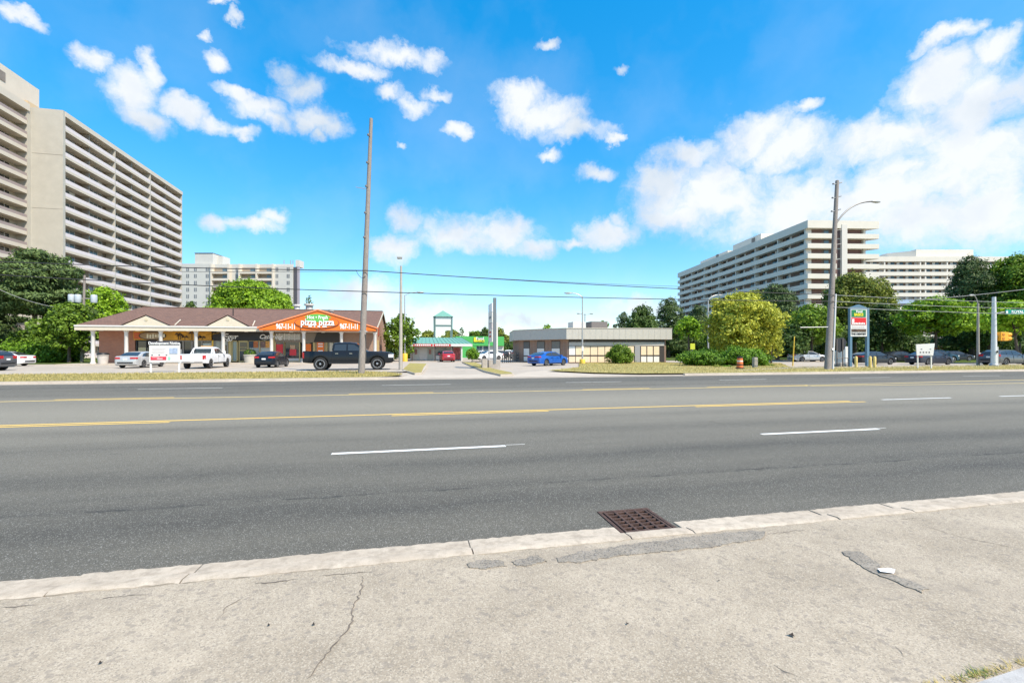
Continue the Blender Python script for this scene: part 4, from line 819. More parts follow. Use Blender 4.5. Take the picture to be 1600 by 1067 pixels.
def s_of(px):
    best = min(range(2000), key=lambda k: abs(800 + F_PX * ((lambda q: (q.x * CA - q.y * SA) / (q.x * SA + q.y * CA))(W[1] + fd * (k * wl / 2000))) - px)); return best * wl / 2000
cols = [888.5, 899, 910.5, 922, 933.5, 944.5, 956, 968, 980, 990]
for i in range(len(cols) - 1):
    a, b = s_of(cols[i]) + .04, s_of(cols[i + 1]) - .04
    on(W[1], W[2], a, b, 1.02, 2.06, .036, .06).build('window_board', boardw if i == 0 else board, bk, world=True); on(W[1], W[2], a, b, .16, .84, .036, .06).build('window_board', board, bk, world=True)
on(W[1], W[2], s_of(991), s_of(999), .05, 2.1, .04, .09).build('door', mat('grey_door', (.30, .30, .31), .5), bk, world=True)
for a, b in ((1000, 1009), (1009.6, 1019), (1019.6, 1029)):
    on(W[1], W[2], s_of(a) + .05, s_of(b) - .03, 1.02, 2.06, .036, .06).build('window_board', board, bk, world=True); on(W[1], W[2], s_of(a) + .05, s_of(b) - .03, .16, .84, .036, .06).build('window_board', boardw, bk, world=True)
sl_ = (W[1] - W[0]).length
for f0, f1 in ((.10, .235), (.39, .55), (.69, .86)):
    w = on(W[0], W[1], f0 * sl_, f1 * sl_, .15, 2.75, -.02, .03).build('window', dkf, bk, world=True)
    on(W[0], W[1], f0 * sl_ + .06, f1 * sl_ - .06, 1.85, 2.65, .03, .05).build('pane', mat('grey_pane', (.13, .14, .14), .15), w, world=True)
    on(W[0], W[1], f0 * sl_ + .06, f1 * sl_ - .06, .92, 1.8, .03, .06).build('window_board', boardw, w, world=True); on(W[0], W[1], f0 * sl_ + .06, f1 * sl_ - .06, .2, .78, .03, .06).build('window_board', boardw, w, world=True)
for k in range(1, 26):
    pa, pb = (vA, vB) if k < 9 else (vB, vC); ln = (pb - pa).length; s = ln * (k / 9 if k < 9 else (k - 8) / 18)
    on(pa, pb, s - .012, s + .012, 2.9, 4.12, -.01, .012).build('fascia_seam', fasc, bk, world=True)
q = vB + fd * 5.2 + fn * 5; t_ = MB().box(q.x - 1, q.x + 1.2, q.y, q.y + 2, 4.2, 5.3); t_.build('roof_unit', mat('roof_unit_brown', (.16, .14, .13), .6), bk, world=True); q = q - fd * 2.6; MB().box(q.x - .8, q.x + .9, q.y, q.y + 2, 4.2, 5.25).build('roof_unit', offwhite, bk, world=True)
# ramp railing left of the bank
rl = thing('ramp_railing', 'black metal railing along the ramp left of the bank', 'railing', (*DP(790, 58), .03)); blk = mat('railing_black', (.03, .03, .032), .5)
p0, p1 = Vector(DP(785, 56)), Vector(DP(815, 60)); n = 11
for i in range(n): p = p0.lerp(p1, i / (n - 1)); MB().box(p.x - .05, p.x + .05, p.y - .05, p.y + .05, .03, 1.35 if i > 2 else 1.0).build('post', blk, rl, world=True)
for z in (.55, .95): MB().tube([(*p0, z), (*p1, z)], .035, 6).build('rail', blk, rl, world=True)

# ------------------------------------------------------------------ teal roofed store, its sign tower, the green store
YT = 67.5; xt = lambda px: XY(px, YT)
ts = thing('teal_roof_store', 'small white store with teal metal roof and red sign band', 'store', (xt(640), YT, 0)); teal = mat('teal_metal', (.15, .33, .26), .45, var=.12)
def PT(nm, m, *a, parent=ts): return MB().box(*a).build(nm, m, parent, world=True)
ze, zr = 2.5, 3.5
PT('wall', offwhite, xt(641), xt(722), YT, YT + 9, 0, 2.2)
mb = MB().add([(xt(638), YT - 1.6, ze), (xt(737), YT - 1.6, ze), (xt(724), YT + 2.4, zr), (xt(644), YT + 2.4, zr), (xt(737), YT + 9.5, ze), (xt(724), YT + 6, zr), (xt(644), YT + 6, zr), (xt(638), YT + 9.5, ze)], [(0, 1, 2, 3), (1, 4, 5, 2), (4, 7, 6, 5), (7, 0, 3, 6), (3, 2, 5, 6), (0, 7, 4, 1)])
tr = mb.build('roof', teal, ts, world=True)
for i in range(16): 
    f = i / 15; a = (xt(639) + (xt(736) - xt(639)) * f, YT - 1.6, ze + .03); b = (xt(645) + (xt(723) - xt(645)) * f, YT + 2.4, zr + .03); MB().tube([a, b], .035, 4).build('roof_seam', teal, tr, world=True)
sb = PT('sign_band', offwhite, xt(638.5), xt(736), YT - 1.66, YT - 1.5, 2.12, ze - .01)
redp = mat('sign_red', (.50, .03, .03), .5)
for a, b in ((646, 676), (678, 704)): 
    s_ = PT('sign_panel', redp, XY(a, YT - 1.7), XY(b, YT - 1.7), YT - 1.72, YT - 1.67, 2.14, ze - .03, parent=sb)
    for i in range(8): x = XY(a + 2 + i * (b - a - 4) / 8, YT - 1.7); PT('small_lettering', white_t, x, x + .2, YT - 1.75, YT - 1.73, 2.22, 2.40, parent=s_)
PT('canopy_end', white, XY(704.5, YT - 1.7), XY(736, YT - 1.7), YT - 1.74, YT - 1.67, 2.16, ze - .02, parent=sb)
for px in (644, 679, 706, 720): PT('post', dkf if px != 720 else white, xt(px) - .08, xt(px) + .08, YT - 1.5, YT - 1.3, 0, 2.12)
for a, b, m, nm in ((646, 655, 'frosted_pale', 'window'), (656, 667, offwhite, 'door'), (668, 677, 'frosted_glass', 'window'), (680, 704, glassb, 'window'), (707, 719, mat('poster_redwhite', (.42, .10, .09), .5, var=.7, vscale=4), 'window')):
    w = PT(nm, m, xt(a), xt(b), YT - .06, YT - .01, .2, 1.95)
    if a in (646, 668): PT('poster', mat('poster_face', (.35, .16, .12), .5, var=.6, vscale=5), xt(a + 2), xt(a + 6), YT - .09, YT - .07, 1.0, 1.7, parent=w)
    if a == 680:
        for q in (684, 694): PT('poster', blackm, xt(q), xt(q + 7), YT - .09, YT - .07, 1.0, 1.3, parent=w)
        PT('blind', white, xt(681), xt(703), YT - .085, YT - .07, .25, .8, parent=w)
DT = 78; x0, y0 = DP(679.5, DT); x1_, _ = DP(706.5, DT); tw = thing('sign_tower', 'white panel sign tower with pointed teal roof above the teal store', 'sign tower', ((x0 + x1_) / 2, y0, 0))
gm = mat('slate_green', (.12, .19, .18), .5); h0 = DH(494.5, DT)
for x in (x0, x1_):
    for yy in (y0, y0 + 2.4): MB().box(x - .12, x + .12, yy - .12, yy + .12, 0, h0).build('post', gm, tw, world=True)
for a, b in ((495, 507.5), (509.8, 516)): MB().box(x0 + .12, x1_ - .12, y0 - .06, y0 + .06, DH(b, DT), DH(a, DT)).build('sign_panel', white, tw, world=True)
MB().box(x0, x1_, y0 - .1, y0 + .1, DH(509.8, DT), DH(507.5, DT)).build('cross_beam', gm, tw, world=True)
xm, zt = (x0 + x1_) / 2, DH(484, DT); MB().add([(x0 - .25, y0 - .3, h0), (x1_ + .25, y0 - .3, h0), (x1_ + .25, y0 + 2.7, h0), (x0 - .25, y0 + 2.7, h0), (xm, y0 + 1.2, zt)], [(0, 1, 4), (1, 2, 4), (2, 3, 4), (3, 0, 4), (3, 2, 1, 0)]).build('pyramid_roof', teal, tw, world=True)
DG = 94; x0, y0 = DP(714, DG); x1_, _ = DP(790, DG); gs_ = thing('green_store', 'bright green fronted grocery store behind the edge on pylon sign', 'store', (x0, y0, 0)); gg = mat('bright_green', (.07, .38, .09), .45)
MB().box(x0, x1_, y0, y0 + 14, 0, 3.2).build('wall', 'offwhite_panel', gs_, world=True); MB().box(x0 - .3, x1_, y0 - .5, y0 + 14, 2.5, DH(525.5, DG)).build('green_band', gg, gs_, world=True)
MB().box(x0, XY(744, y0), y0 - .45, y0 - .02, .05, 2.49).build('green_pier', gg, gs_, world=True)
sx0, sx1 = DP(740.5, DG)[0], DP(757, DG)[0]; s_ = MB().box(sx0, sx1, y0 - .62, y0 - .5, DH(534.5, DG), DH(526.5, DG)).build('sign_panel', mat('deep_green', (.01, .18, .06), .5), gs_, world=True)
MB().box(sx0, sx0 + .55, y0 - .66, y0 - .62, DH(534, DG), DH(527, DG)).build('sign_stripe', mat('sign_yellow2', (.8, .72, .03), .5), s_, world=True); FRx = FR[gs_][0]
text('Food', .8, (sx0 + sx1) / 2 + .2 - FRx.x, -.68, DH(529, DG), white_t, s_, bold=.02); text('BASICS', .62, (sx0 + sx1) / 2 + .2 - FRx.x, -.68, DH(532.6, DG), 'sign_yellow2', s_, bold=.02)
for a in (746, 750.5, 757, 761): MB().box(DP(a, DG)[0], DP(a + 3.8, DG)[0], y0 - .08, y0 - .02, .3, 2.4).build('window', glassb, gs_, world=True)
# low rubble planting behind the driveway island
for i, px in enumerate((741, 746, 752, 757)):
    x, y = DP(px, 58); r_ = random.Random(i); mb = MB().ell((0, 0, .16), (.42, .3, .24), 8, 6); mb.v = [(a + r_.uniform(-.05, .05), b + r_.uniform(-.05, .05), max(0, c + r_.uniform(-.04, .04))) for a, b, c in mb.v]
    o = mb.build('boulder', mat('boulder_stone', (.34, .29, .24), .9, var=.25), smooth=30); o.location = (x, y, .0); tag(o, 'small tan boulder beside the ball shrub, %s from the shrub' % ('first', 'second', 'third', 'fourth')[i], 'boulder', 'boulders by the ball shrub')

# ------------------------------------------------------------------ apartment blocks
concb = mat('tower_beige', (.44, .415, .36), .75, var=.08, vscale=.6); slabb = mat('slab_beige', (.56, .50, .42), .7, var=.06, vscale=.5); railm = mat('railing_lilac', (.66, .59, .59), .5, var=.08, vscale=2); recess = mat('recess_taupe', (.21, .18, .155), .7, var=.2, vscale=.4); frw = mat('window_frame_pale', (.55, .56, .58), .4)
FH = 2.72; NF = 18; XF = -69.0; HT = NF * FH
lt = thing('apartment_tower', 'tall beige apartment tower with long lilac balconies on the left', 'apartment block', (XF, 109, 0))
def PL(nm, m, *a, parent=lt): return MB().box(*a).build(nm, m, parent, world=True)
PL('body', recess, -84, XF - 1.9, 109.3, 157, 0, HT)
PL('end_wall', concb, -84, XF + .05, 108.7, 109.3, 0, HT + .9)
for k in (3, 7, 11, 15): PL('wall_joint', mat('joint_grey', (.36, .33, .28), .8), -74.2, XF + .04, 108.67, 108.7, k * FH, k * FH + .06)
PL('roof_fascia', slabb, -84, XF + .12, 109.3, 157.2, HT - .1, HT + .9)
Yf = [109.3, 117.2, 125.2, 132.6, 140, 148.5, 157]
win_me = MB().box(0, .05, .05, 2.35, 0, 2.1).v and None
CUR = {}
def curtain_mesh(w, h, k):
    if (w, h, k) not in CUR:
        o = MB().box(0, .02, .06, w - .06, .1 if k != 2 else h * .45, h - .1).build('curtain', (mat('curtain_white', (.62, .61, .58), .8), mat('curtain_tan', (.42, .34, .26), .8), mat('curtain_blue', (.30, .36, .44), .8))[k]); CUR[(w, h, k)] = o.data; bpy.data.objects.remove(o)
    return CUR[(w, h, k)]
def win_unit(parent, x, y, z, w, h, cache={}):
    key = (round(w, 2), round(h, 2))
    if key not in cache:
        f = MB(); n = 3
        for i in range(n + 1): yy = w * i / n; f.box(0, .1, yy - .05, yy + .05, 0, h)
        f.box(0, .1, 0, w, h - .08, h); f.box(0, .1, 0, w, 0, .08); fo = f.build('window', frw, parent); p = MB().box(-.02, .03, 0, w, .03, h - .03).build('pane', glassb, fo)
        cache[key] = (fo.data, p.data); l, rz = FR[parent]; fo.location = Vector((x, y, z)) - l; return
    a, b = cache[key]; l, rz = FR[parent]; fo = link('window', a, None, parent); fo.location = Vector((x, y, z)) - l; link('pane', b, None, fo)
    if rnd.random() < .55:
        i = rnd.choice((0, 1, 2)); cu = link('curtain', curtain_mesh(w / 3, h, rnd.choice((0, 0, 1, 2))), None, fo); cu.location = (.035, w / 3 * i, 0)
for k in range(NF):
    z = k * FH
    for i in range(3):
        a, b = Yf[2 * i], Yf[2 * i + 2]
        bo = PL('balcony', slabb, XF - 1.85, XF + .0, a + .1, b - .1, z - .28, z + .22)
        PL('railing', railm, XF - .06, XF - .01, a + .12, b - .12, z + .22, z + .92, parent=bo)
    if k > 4 or True:
        for i in range(6): win_unit(lt, XF - 1.88, Yf[i] + 1.2 + .8 * (i % 2), z + .25, 4.4, 2.1)
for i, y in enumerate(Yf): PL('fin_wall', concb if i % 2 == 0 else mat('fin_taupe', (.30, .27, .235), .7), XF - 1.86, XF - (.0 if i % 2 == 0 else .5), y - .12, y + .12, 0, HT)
PL('far_corner_wall', concb, XF - 3, XF - 1.9, 157, 157.3, 0, HT)
# near wing, set back
XW = -74.3
PL('wing_body', mat('wing_beige', (.44, .40, .33), .75, var=.1), -92, XW - 1.9, 84, 108.6, 0, HT + .5)
PL('wing_fascia', slabb, -92, XW + .15, 84, 108.2, HT - .2, HT + 1.2)
PL('wing_return', concb, -84.1, XW - .05, 107.9, 108.75, 0, HT + .8)
for k in range(NF):
    z = k * FH; bo = PL('balcony', slabb, XW - 1.85, XW, 84, 107.7, z - .28, z + .45); PL('railing', mat('railing_brown', (.30, .24, .23), .5), XW - .06, XW - .01, 84, 107.7, z + .45, z + 1.0, parent=bo)
    for y in (88, 94, 100, 104): 
        w = PL('window', glassd, XW - 1.88, XW - 1.82, y, y + 2.2, z + .5, z + 2.2); PL('frame', frw, XW - 1.85, XW - 1.8, y + 1.05, y + 1.15, z + .5, z + 2.2, parent=w)
PL('penthouse', slabb, -86, -77, 94, 114.7, HT + .9, 56.3)
PL('penthouse_vent', recess, -77.0, -76.9, 104.5, 106.5, 53.2, 55.0); PL('penthouse_low', mat('tan_block', (.50, .38, .24), .7), -80, -75.5, 109.6, 113, HT + .9, HT + 2.6)

# white slab far behind the plaza
DW = 184; ws = thing('apartment_slab', 'pale grey white apartment slab far behind the plaza with beige balconies', 'apartment block', (*DP(270, DW), 0), -YAW); wx = lambda px: (px - 270) / F_PX * DW
def PW(nm, m, x0, x1, y0, y1, z0, z1, parent=ws): return MB().box(x0, x1, y0, y1, z0, z1).build(nm, m, parent)
slabw = mat('slab_white', (.53, .52, .48), .75, var=.05, vscale=.3); zt = DH(412.5, DW)
MB().prism([(wx(262), .5), (wx(458), .5), (wx(458) - 8.5, 16), (wx(262), 16)], 0, zt).build('body', slabw, ws); PW('corner_bay', slabw, wx(270), wx(333), -.6, .5, 0, zt); PW('end_bay', slabw, wx(429), wx(458), -.6, .5, 0, zt - .9)
PW('dark_strip', mat('dark_slate', (.07, .07, .085), .6), wx(458), wx(463), .2, 1.2, 0, zt - 1.2); PW('end_strip', mat('mauve_grey', (.36, .33, .37), .7), wx(463.2), wx(466), .6, 1.6, 0, zt - .8)
PW('penthouse', slabw, wx(302), wx(330), 1, 8, zt, DH(395, DW)); PW('penthouse_cap', mat('cap_dark', (.10, .12, .12), .6), wx(301.5), wx(330.5), .8, 8.2, DH(395, DW), DH(394.4, DW)); PW('penthouse_side', slabw, wx(330), wx(338), 4, 9, zt, DH(397, DW))
PW('roof_plant', offwhite, wx(460), wx(466), 1, 5, zt - 1, zt + 1.8)
for px in (440, 450.5, 454, 459): MB().tube([(wx(px), 2, zt - 1), (wx(px), 2, zt + 1.9)], .16, 5).build('roof_aerial', greyf, ws)
fhW = 10.6 / F_PX * DW; beib = mat('slab_balcony', (.62, .56, .47), .7)
for k in range(12):
    z = zt - 3.0 - k * fhW
    for px, w in ((295, 4.2), (307, 4.2), (325.5, 4.6), (369.5, 4.6), (434, 4), (451.5, 4.4)):
        y = -.62 if (px < 333 or px > 429) else .48
        o = PW('window', mat('slate_pane', (.16, .17, .18), .15), wx(px - w / 2), wx(px + w / 2), y - .02, y, z, z + 1.5); PW('sash', slabw, wx(px) - .08, wx(px) + .08, y - .06, y - .02, z, z + 1.5, parent=o)
    for a, b in ((333, 359), (377, 402.5), (404, 428)):
        PW('balcony_recess', mat('recess_tan', (.30, .25, .19), .7), wx(a), wx(b), .42, .5, z - .2, z + 1.6); bo = PW('balcony', beib, wx(a), wx(b), -1.3, .45, z - 1.15, z - .25); PW('balcony_door', glassb, wx(b - 12), wx(b - 5), .36, .42, z - .2, z + 1.3, parent=bo)
for px in (333, 359.5, 376.5, 403.2, 428.5): PW('fin_wall', beib, wx(px) - .3, wx(px) + .3, -1.35, .5, 0, zt - .2)

# right hand blocks: white bands, brown recesses
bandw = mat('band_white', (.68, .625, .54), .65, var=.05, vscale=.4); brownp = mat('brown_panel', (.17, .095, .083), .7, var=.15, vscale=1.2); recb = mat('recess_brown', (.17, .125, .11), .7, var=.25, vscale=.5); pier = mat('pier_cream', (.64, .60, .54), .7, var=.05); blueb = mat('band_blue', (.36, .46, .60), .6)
RZ = -YAW + R(2.8)
cx_, cy_ = DP(1262, 124); rt = thing('apartment_tower', 'white banded apartment block with stepped balconies right of the utility pole', 'apartment block', (cx_, cy_, 0), RZ)
def PR(nm, m, x0, x1, y0, y1, z0, z1, parent=rt): return MB().box(x0, x1, y0, y1, z0, z1).build(nm, m, parent)
LEN = 86
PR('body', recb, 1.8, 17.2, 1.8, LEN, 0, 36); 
MB().prism([(0, 0), (20.3, 0), (17.4, 4), (17.4, LEN), (0, LEN)], 34.9, 37).build('roof_fascia', bandw, rt)
for k in range(12):
    zt_ = 33.45 - k * 2.75
    if zt_ < 3: break
    o = MB().prism([(0, 0), (8.2, 0), (8.2, 1.75), (1.75, 1.75), (1.75, LEN), (0, LEN)], zt_ - 1.3, zt_).build('balcony', bandw, rt)
    MB().prism([(11.2, 0), (20.3, 0), (20.3, .9), (17.4, 4.5), (17.2, 1.78), (11.2, 1.78)], zt_ - 1.3, zt_).build('balcony', blueb if k == 6 else bandw, rt)
    PR('end_panel', brownp, .35, 5.2, 1.7, 1.79, zt_ + .02, zt_ + 1.42); PR('end_panel', brownp, 11.7, 16.6, 1.7, 1.79, zt_ + .02, zt_ + 1.42)
    PR('end_door', glassb, 5.9, 7.2, 1.72, 1.78, zt_, zt_ + 1.4)
    PR('slot_panel', brownp, 8.25, 9.6, .6, .7, zt_ - 1.1, zt_ + 1.3)
    for j in range(14):
        y = 3 + j * 6; w = PR('window', frw if (j * 7 + k * 3) % 4 else glassd, 1.72, 1.79, y + (j * k) % 3 * .5, y + 1.0 + (j * k) % 3 * .5, zt_, zt_ + 1.40)
        PR('pane', glassd, 1.66, 1.72, y + 1.1 + (j * k) % 3 * .5, y + 2.5 + (j * k) % 3 * .5, zt_, zt_ + 1.38, parent=w)
for j in range(8): y = 1.6 + j * 11.8; PR('fin_wall', pier, .25, 1.8, y - .14, y + .14, 0, 34.9)
for x0, x1 in ((.0, 1.9),): PR('corner_pier', pier, x0 + .3, x1, 1.2, 1.75, 0, 34.9)
PR('core_pier', pier, 9.6, 11.15, -.1, 3, 0, 36); PR('core_back', bandw, 8.2, 9.62, .7, 2, 0, 35); PR('side_pier', pier, 16.7, 17.3, 1.0, 1.8, 0, 34.9)
PR('penthouse', bandw, 6.5, 13.5, 32, 50, 37, 41.6); PR('penthouse', bandw, 6, 12, 53, 76, 37, 40.4)
for a, z in ((33.5, 39.6), (58, 39)): PR('penthouse_vent', recess, 6.4 if a < 50 else 5.9, 6.5 if a < 50 else 6.0, a + 2, a + 4, z, z + 1.5)
D2 = 178; r2 = thing('apartment_block', 'far white banded apartment block behind the right hand trees', 'apartment block', (*DP(1335, D2), 0), -YAW); x2 = lambda px: (px - 1335) / F_PX * D2
def P2(nm, m, x0, x1, y0, y1, z0, z1, parent=r2): return MB().box(x0, x1, y0, y1, z0, z1).build(nm, m, parent)
zt = DH(401, D2); P2('body', recb, x2(1345), x2(1600), 1.6, 16, 0, zt - .5); P2('roof_fascia', bandw, x2(1338), x2(1602), 0, 16, zt - 1.9, zt)
for k in range(13):
    z = zt - 1.9 - 1.35 - k * 2.73
    if z < 1.5: break
    P2('balcony', blueb if k == 5 else bandw, x2(1332), x2(1602), -.05 * (k % 2), 1.55, z - 1.45, z)
    for j, px in enumerate(range(1350, 1596, 14)):
        w = P2('window', frw, x2(px), x2(px + 4.5), 1.5, 1.58, z, z + 1.3); P2('pane', glassd, x2(px + 4.6), x2(px + 10), 1.44, 1.5, z, z + 1.25, parent=w)
for px in (1382, 1438, 1446, 1480, 1530, 1570): P2('fin_wall', pier, x2(px), x2(px) + .5, .2, 1.6, 0, zt - 1.9)
P2('penthouse', bandw, x2(1442), x2(1533), 3, 12, zt, DH(387.5, D2)); MB().prism([(x2(1413), 8), (x2(1442), 3), (x2(1442), 12), (x2(1413), 12)], zt, DH(389, D2)).build('penthouse_wing', bandw, r2)
for px in (1446, 1497): P2('roof_unit', greyf, x2(px), x2(px + 8), 4, 7, DH(387.5, D2), DH(386.3, D2))
P2('base_brick', 'orange_brick', x2(1350), x2(1600), -2, -.2, 0, 3.2)
# ------------------------------------------------------------------ vehicles
def make_wheel(parent, x, y, r, w, rimm, side, spokes=5):
    n = 24; prof = [(r * .62, -w / 2), (r * .93, -w / 2), (r, -w * .36), (r, w * .36), (r * .93, w / 2), (r * .62, w / 2)]
    t = MB().lathe(prof, n, axis='y').build('wheel', rubber, parent, smooth=35); t.location = (x, y, r)
    m = MB(); o = side * w * .5
    m.lathe([(r * .66, o * .55), (r * .66, o * 1.02), (r * .58, o * 1.02), (r * .56, o * .55)], n, axis='y')
    for k in range(spokes):
        a = 2 * math.pi * k / spokes; c, s = math.cos(a), math.sin(a); hw = r * .09
        q = [(c * r * .1 - s * hw, s * r * .1 + c * hw), (c * r * .6 - s * hw * .8, s * r * .6 + c * hw * .8), (c * r * .6 + s * hw * .8, s * r * .6 - c * hw * .8), (c * r * .1 + s * hw, s * r * .1 - c * hw)]
        m.prism(q, o * .85, o * 1.0, 'y')
    m.lathe([(r * .17, o * .6), (r * .17, o * 1.03), (r * .1, o * 1.06)], 10, axis='y'); m.build('rim', rimm, t)
    MB().lathe([(r * .6, o * .2), (r * .6, o * .5)], n, axis='y').build('brake_disc', blackm, t)
def car(label, loc, rz, paint, S, cat='car', name='parked_car', rimm=None, group='parked cars'):
    t = thing(name, label, cat, (*loc, S.get('z', .03)), rz, group); st = np.array(S['st']); xr, xf, r = S['xr'], S['xf'], S['r']; Ra = r * 1.17; rimm = rimm or alloy
    xs_ = set(np.linspace(st[0, 0], st[-1, 0], 46).tolist()) | set(st[:, 0].tolist())
    for c in (xr, xf): xs_ |= set((c + Ra * np.sin(np.linspace(-1.5708, 1.5708, 15))).tolist()) | {c - Ra - .004, c + Ra + .004}
    bed = S.get('bed'); 
    if bed: xs_ |= {bed[0], bed[0] + .01, bed[1], bed[1] - .01}
    xs_ = sorted(xs_); I = lambda x, c: float(np.interp(x, st[:, 0], st[:, c])); hw = lambda x: I(x, 1)
    mb = MB(); K = 11
    for x in xs_:
        w, zb, zd = I(x, 1), I(x, 2), I(x, 3); zs = zb
        for c in (xr, xf):
            if abs(x - c) < Ra: zs = max(zs, r + math.sqrt(max(0, Ra * Ra - (x - c) ** 2)))
        zs = min(zs, zd - .12); fl = .015 if any(abs(x - c) < Ra + .12 for c in (xr, xf)) else 0
        zm = zs + (zd - zs) * .45; sh = zd - min(.12, (zd - zs) * .3)
        ring = [(0, zb), (w - .3, zb), (w - .3, zs), (w - .02, zs), (w + fl, zs + .02), (w + .012 + fl, zm), (w - .012, sh), (w - .05, zd), (w - .1, zd + .012), (w - .13, zd + .014), (0, zd + .03)]
        if bed and bed[0] < x < bed[1]: ring[7:] = [(w - .04, zd), (w - .11, zd), (w - .12, bed[2]), (0, bed[2])]
        mb.v += [(x, y, z) for y, z in ring] + [(x, -y, z) for y, z in ring]
    M = 2 * K
    for i in range(len(xs_) - 1):
        for q in range(K - 1):
            a, b = i * M + q, (i + 1) * M + q; mb.f += [(a, a + 1, b + 1, b), (a + K, b + K, b + K + 1, a + K + 1)]
    for i in (0, len(xs_) - 1): mb.f += [tuple(i * M + q for q in range(K)) + tuple(i * M + K + q for q in range(K - 1, -1, -1))]
    body = mb.build('body', paint, t, smooth=38)
    bm = bmesh.new(); bm.from_mesh(body.data); bmesh.ops.remove_doubles(bm, verts=bm.verts, dist=.0008); bmesh.ops.recalc_face_normals(bm, faces=bm.faces); bm.to_mesh(body.data); bm.free()
    body.data.polygons.foreach_set('use_smooth', [True] * len(body.data.polygons)); body.data.set_sharp_from_angle(angle=R(38))
    # cabin
    rf = np.array(S['roof']); belt, wb, tk = S['belt'], S['wb'], S.get('tumble', .42); yw = lambda z: wb - max(0, z - belt) * tk
    gx = np.unique(np.concatenate([np.linspace(rf[0, 0], rf[-1, 0], 26), rf[:, 0]])); mb = MB(); K = 5
    for x in gx:
        zr = float(np.interp(x, rf[:, 0], rf[:, 1])); zr = max(zr, belt + .01); e = min(.07, (zr - belt) * .4)
        ring = [(yw(belt), belt - .06), (yw(zr - e), zr - e), (yw(zr) - .05, zr - e * .25), (yw(zr) - .2, zr + .005), (0, zr + .02)]
        mb.v += [(x, y, z) for y, z in ring] + [(x, -y, z) for y, z in ring]
    for i in range(len(gx) - 1):
        for q in range(K - 1):
            a, b = i * 2 * K + q, (i + 1) * 2 * K + q; mb.f += [(a, a + 1, b + 1, b), (a + K, b + K, b + K + 1, a + K + 1)]
    for i in (0, len(gx) - 1): mb.f += [tuple(i * 2 * K + q for q in range(K)) + tuple(i * 2 * K + K + q for q in range(K - 1, -1, -1))]
    mb.build('cabin', paint, t, smooth=35)
    gl = S.get('glass', glassd)
    for poly in S['win']:
        for s in (1, -1):
            v = [(x, s * (yw(z) + .012), z) for x, z in poly]; v2 = [(x, s * (yw(z) - .02), z) for x, z in poly]; n = len(poly)
            MB().add(v + v2, [tuple(range(n))] + [(i, (i + 1) % n, n + (i + 1) % n, n + i) for i in range(n)]).build('side_window', gl, t)
    for nm, (xa, za, xb, zb_) in (('windscreen', S['ws']), ('rear_window', S['rw'])):
        d = Vector((xb - xa, zb_ - za)).normalized(); nr = Vector((-d.y, d.x)); nr = nr if nr.y > 0 or (nm == 'rear_window' and nr.x < 0 and abs(nr.y) < .1) else -nr; mb = MB(); rows = []
        for f in (0, .5, 1):
            x, z = xa + (xb - xa) * f + nr.x * .022, za + (zb_ - za) * f + nr.y * .022; rows += [(x, s * (yw(z) - .09), z + (.006 if abs(s) < .6 else 0)) for s in (-1, -.5, 0, .5, 1)]
        mb.add(rows, [(a * 5 + b, a * 5 + b + 1, a * 5 + b + 6, a * 5 + b + 5) for a in range(2) for b in range(4)]).build(nm, gl, t, smooth=40)
    x0, x1 = st[0, 0], st[-1, 0]
    zt = S['tail']; zh = S['head']
    for s in (1, -1):
        yo = hw(x0 + .02); w_ = S.get('tailw', .34)
        mb = MB(); mb.prism([(x0 - .018, s * (yo - w_)), (x0 - .018, s * (yo - .02)), (x0 + .06, s * (hw(x0 + .06) + .02)), (x0 + S.get('taild', .22), s * (hw(x0 + .25) + .022)), (x0 + S.get('taild', .22), s * (hw(x0 + .25) - .08)), (x0 + .06, s * (yo - w_))], zt[0], zt[1]); mb.build('tail_light', redl, t, bevel=.01)
        yo = hw(x1 - .02); MB().prism([(x1 + .012, s * (yo - .30)), (x1 + .012, s * (yo - .03)), (x1 - .08, s * (hw(x1 - .08) + .018)), (x1 - .34, s * (hw(x1 - .36) + .02)), (x1 - .34, s * (hw(x1 - .36) - .1)), (x1 - .1, s * (yo - .34))], zh[0], zh[1]).build('headlight', clearl, t, bevel=.01)
        mx = S['mir']; MB().box(mx - .06, mx + .08, s * (yw(belt) + .06) - .0, s * (yw(belt) + .24), belt + .02, belt + S.get('mirh', .16)).build('mirror', paint, t, bevel=.03)
        for hx in S.get('hnd', ()): MB().box(hx - .1, hx + .1, s * (hw(hx) + .0), s * (hw(hx) + .035), belt - .14, belt - .10).build('door_handle', chrome if S.get('chr') else paint, t)
        for dx in S.get('seam', ()): MB().box(dx - .006, dx + .006, s * (hw(dx) - .02), s * (hw(dx) + .0165), S['st'][3][2] + .12, belt - .05).build('door_seam', blackm, t)
        MB().box(xr + Ra + .03, xf - Ra - .03, s * (hw(0) - .05), s * (hw(0) + .028), I(0, 2) - .02, I(0, 2) + .10).build('sill', blackm, t)
    MB().box(x0 - .02, x0 + .02, -.16, .16, S['plate'], S['plate'] + .13).build('licence_plate', white_t, t)
    MB().box(x0 - .014, x0 + .1, -hw(x0) + .1, hw(x0) - .1, S['bump'], S['bump'] + .12).build('rear_bumper_trim', S.get('bumpm', blackm), t, bevel=.01)
    gz = S['grille']; MB().box(x1 - .1, x1 + .022, -hw(x1) + .22, hw(x1) - .22, gz[0], gz[1]).build('grille', S.get('grillem', blackm), t, bevel=.02)
    MB().box(x1 - .12, x1 + .03, -hw(x1) + .08, hw(x1) - .08, I(x1, 2) + .01, I(x1, 2) + .10).build('front_bumper_trim', blackm, t, bevel=.02)
    for x in (xr, xf):
        for s in (1, -1): make_wheel(t, x, s * (hw(x) - S['ww'] / 2 + .0), r, S['ww'], rimm, s, S.get('spk', 5))
    return t
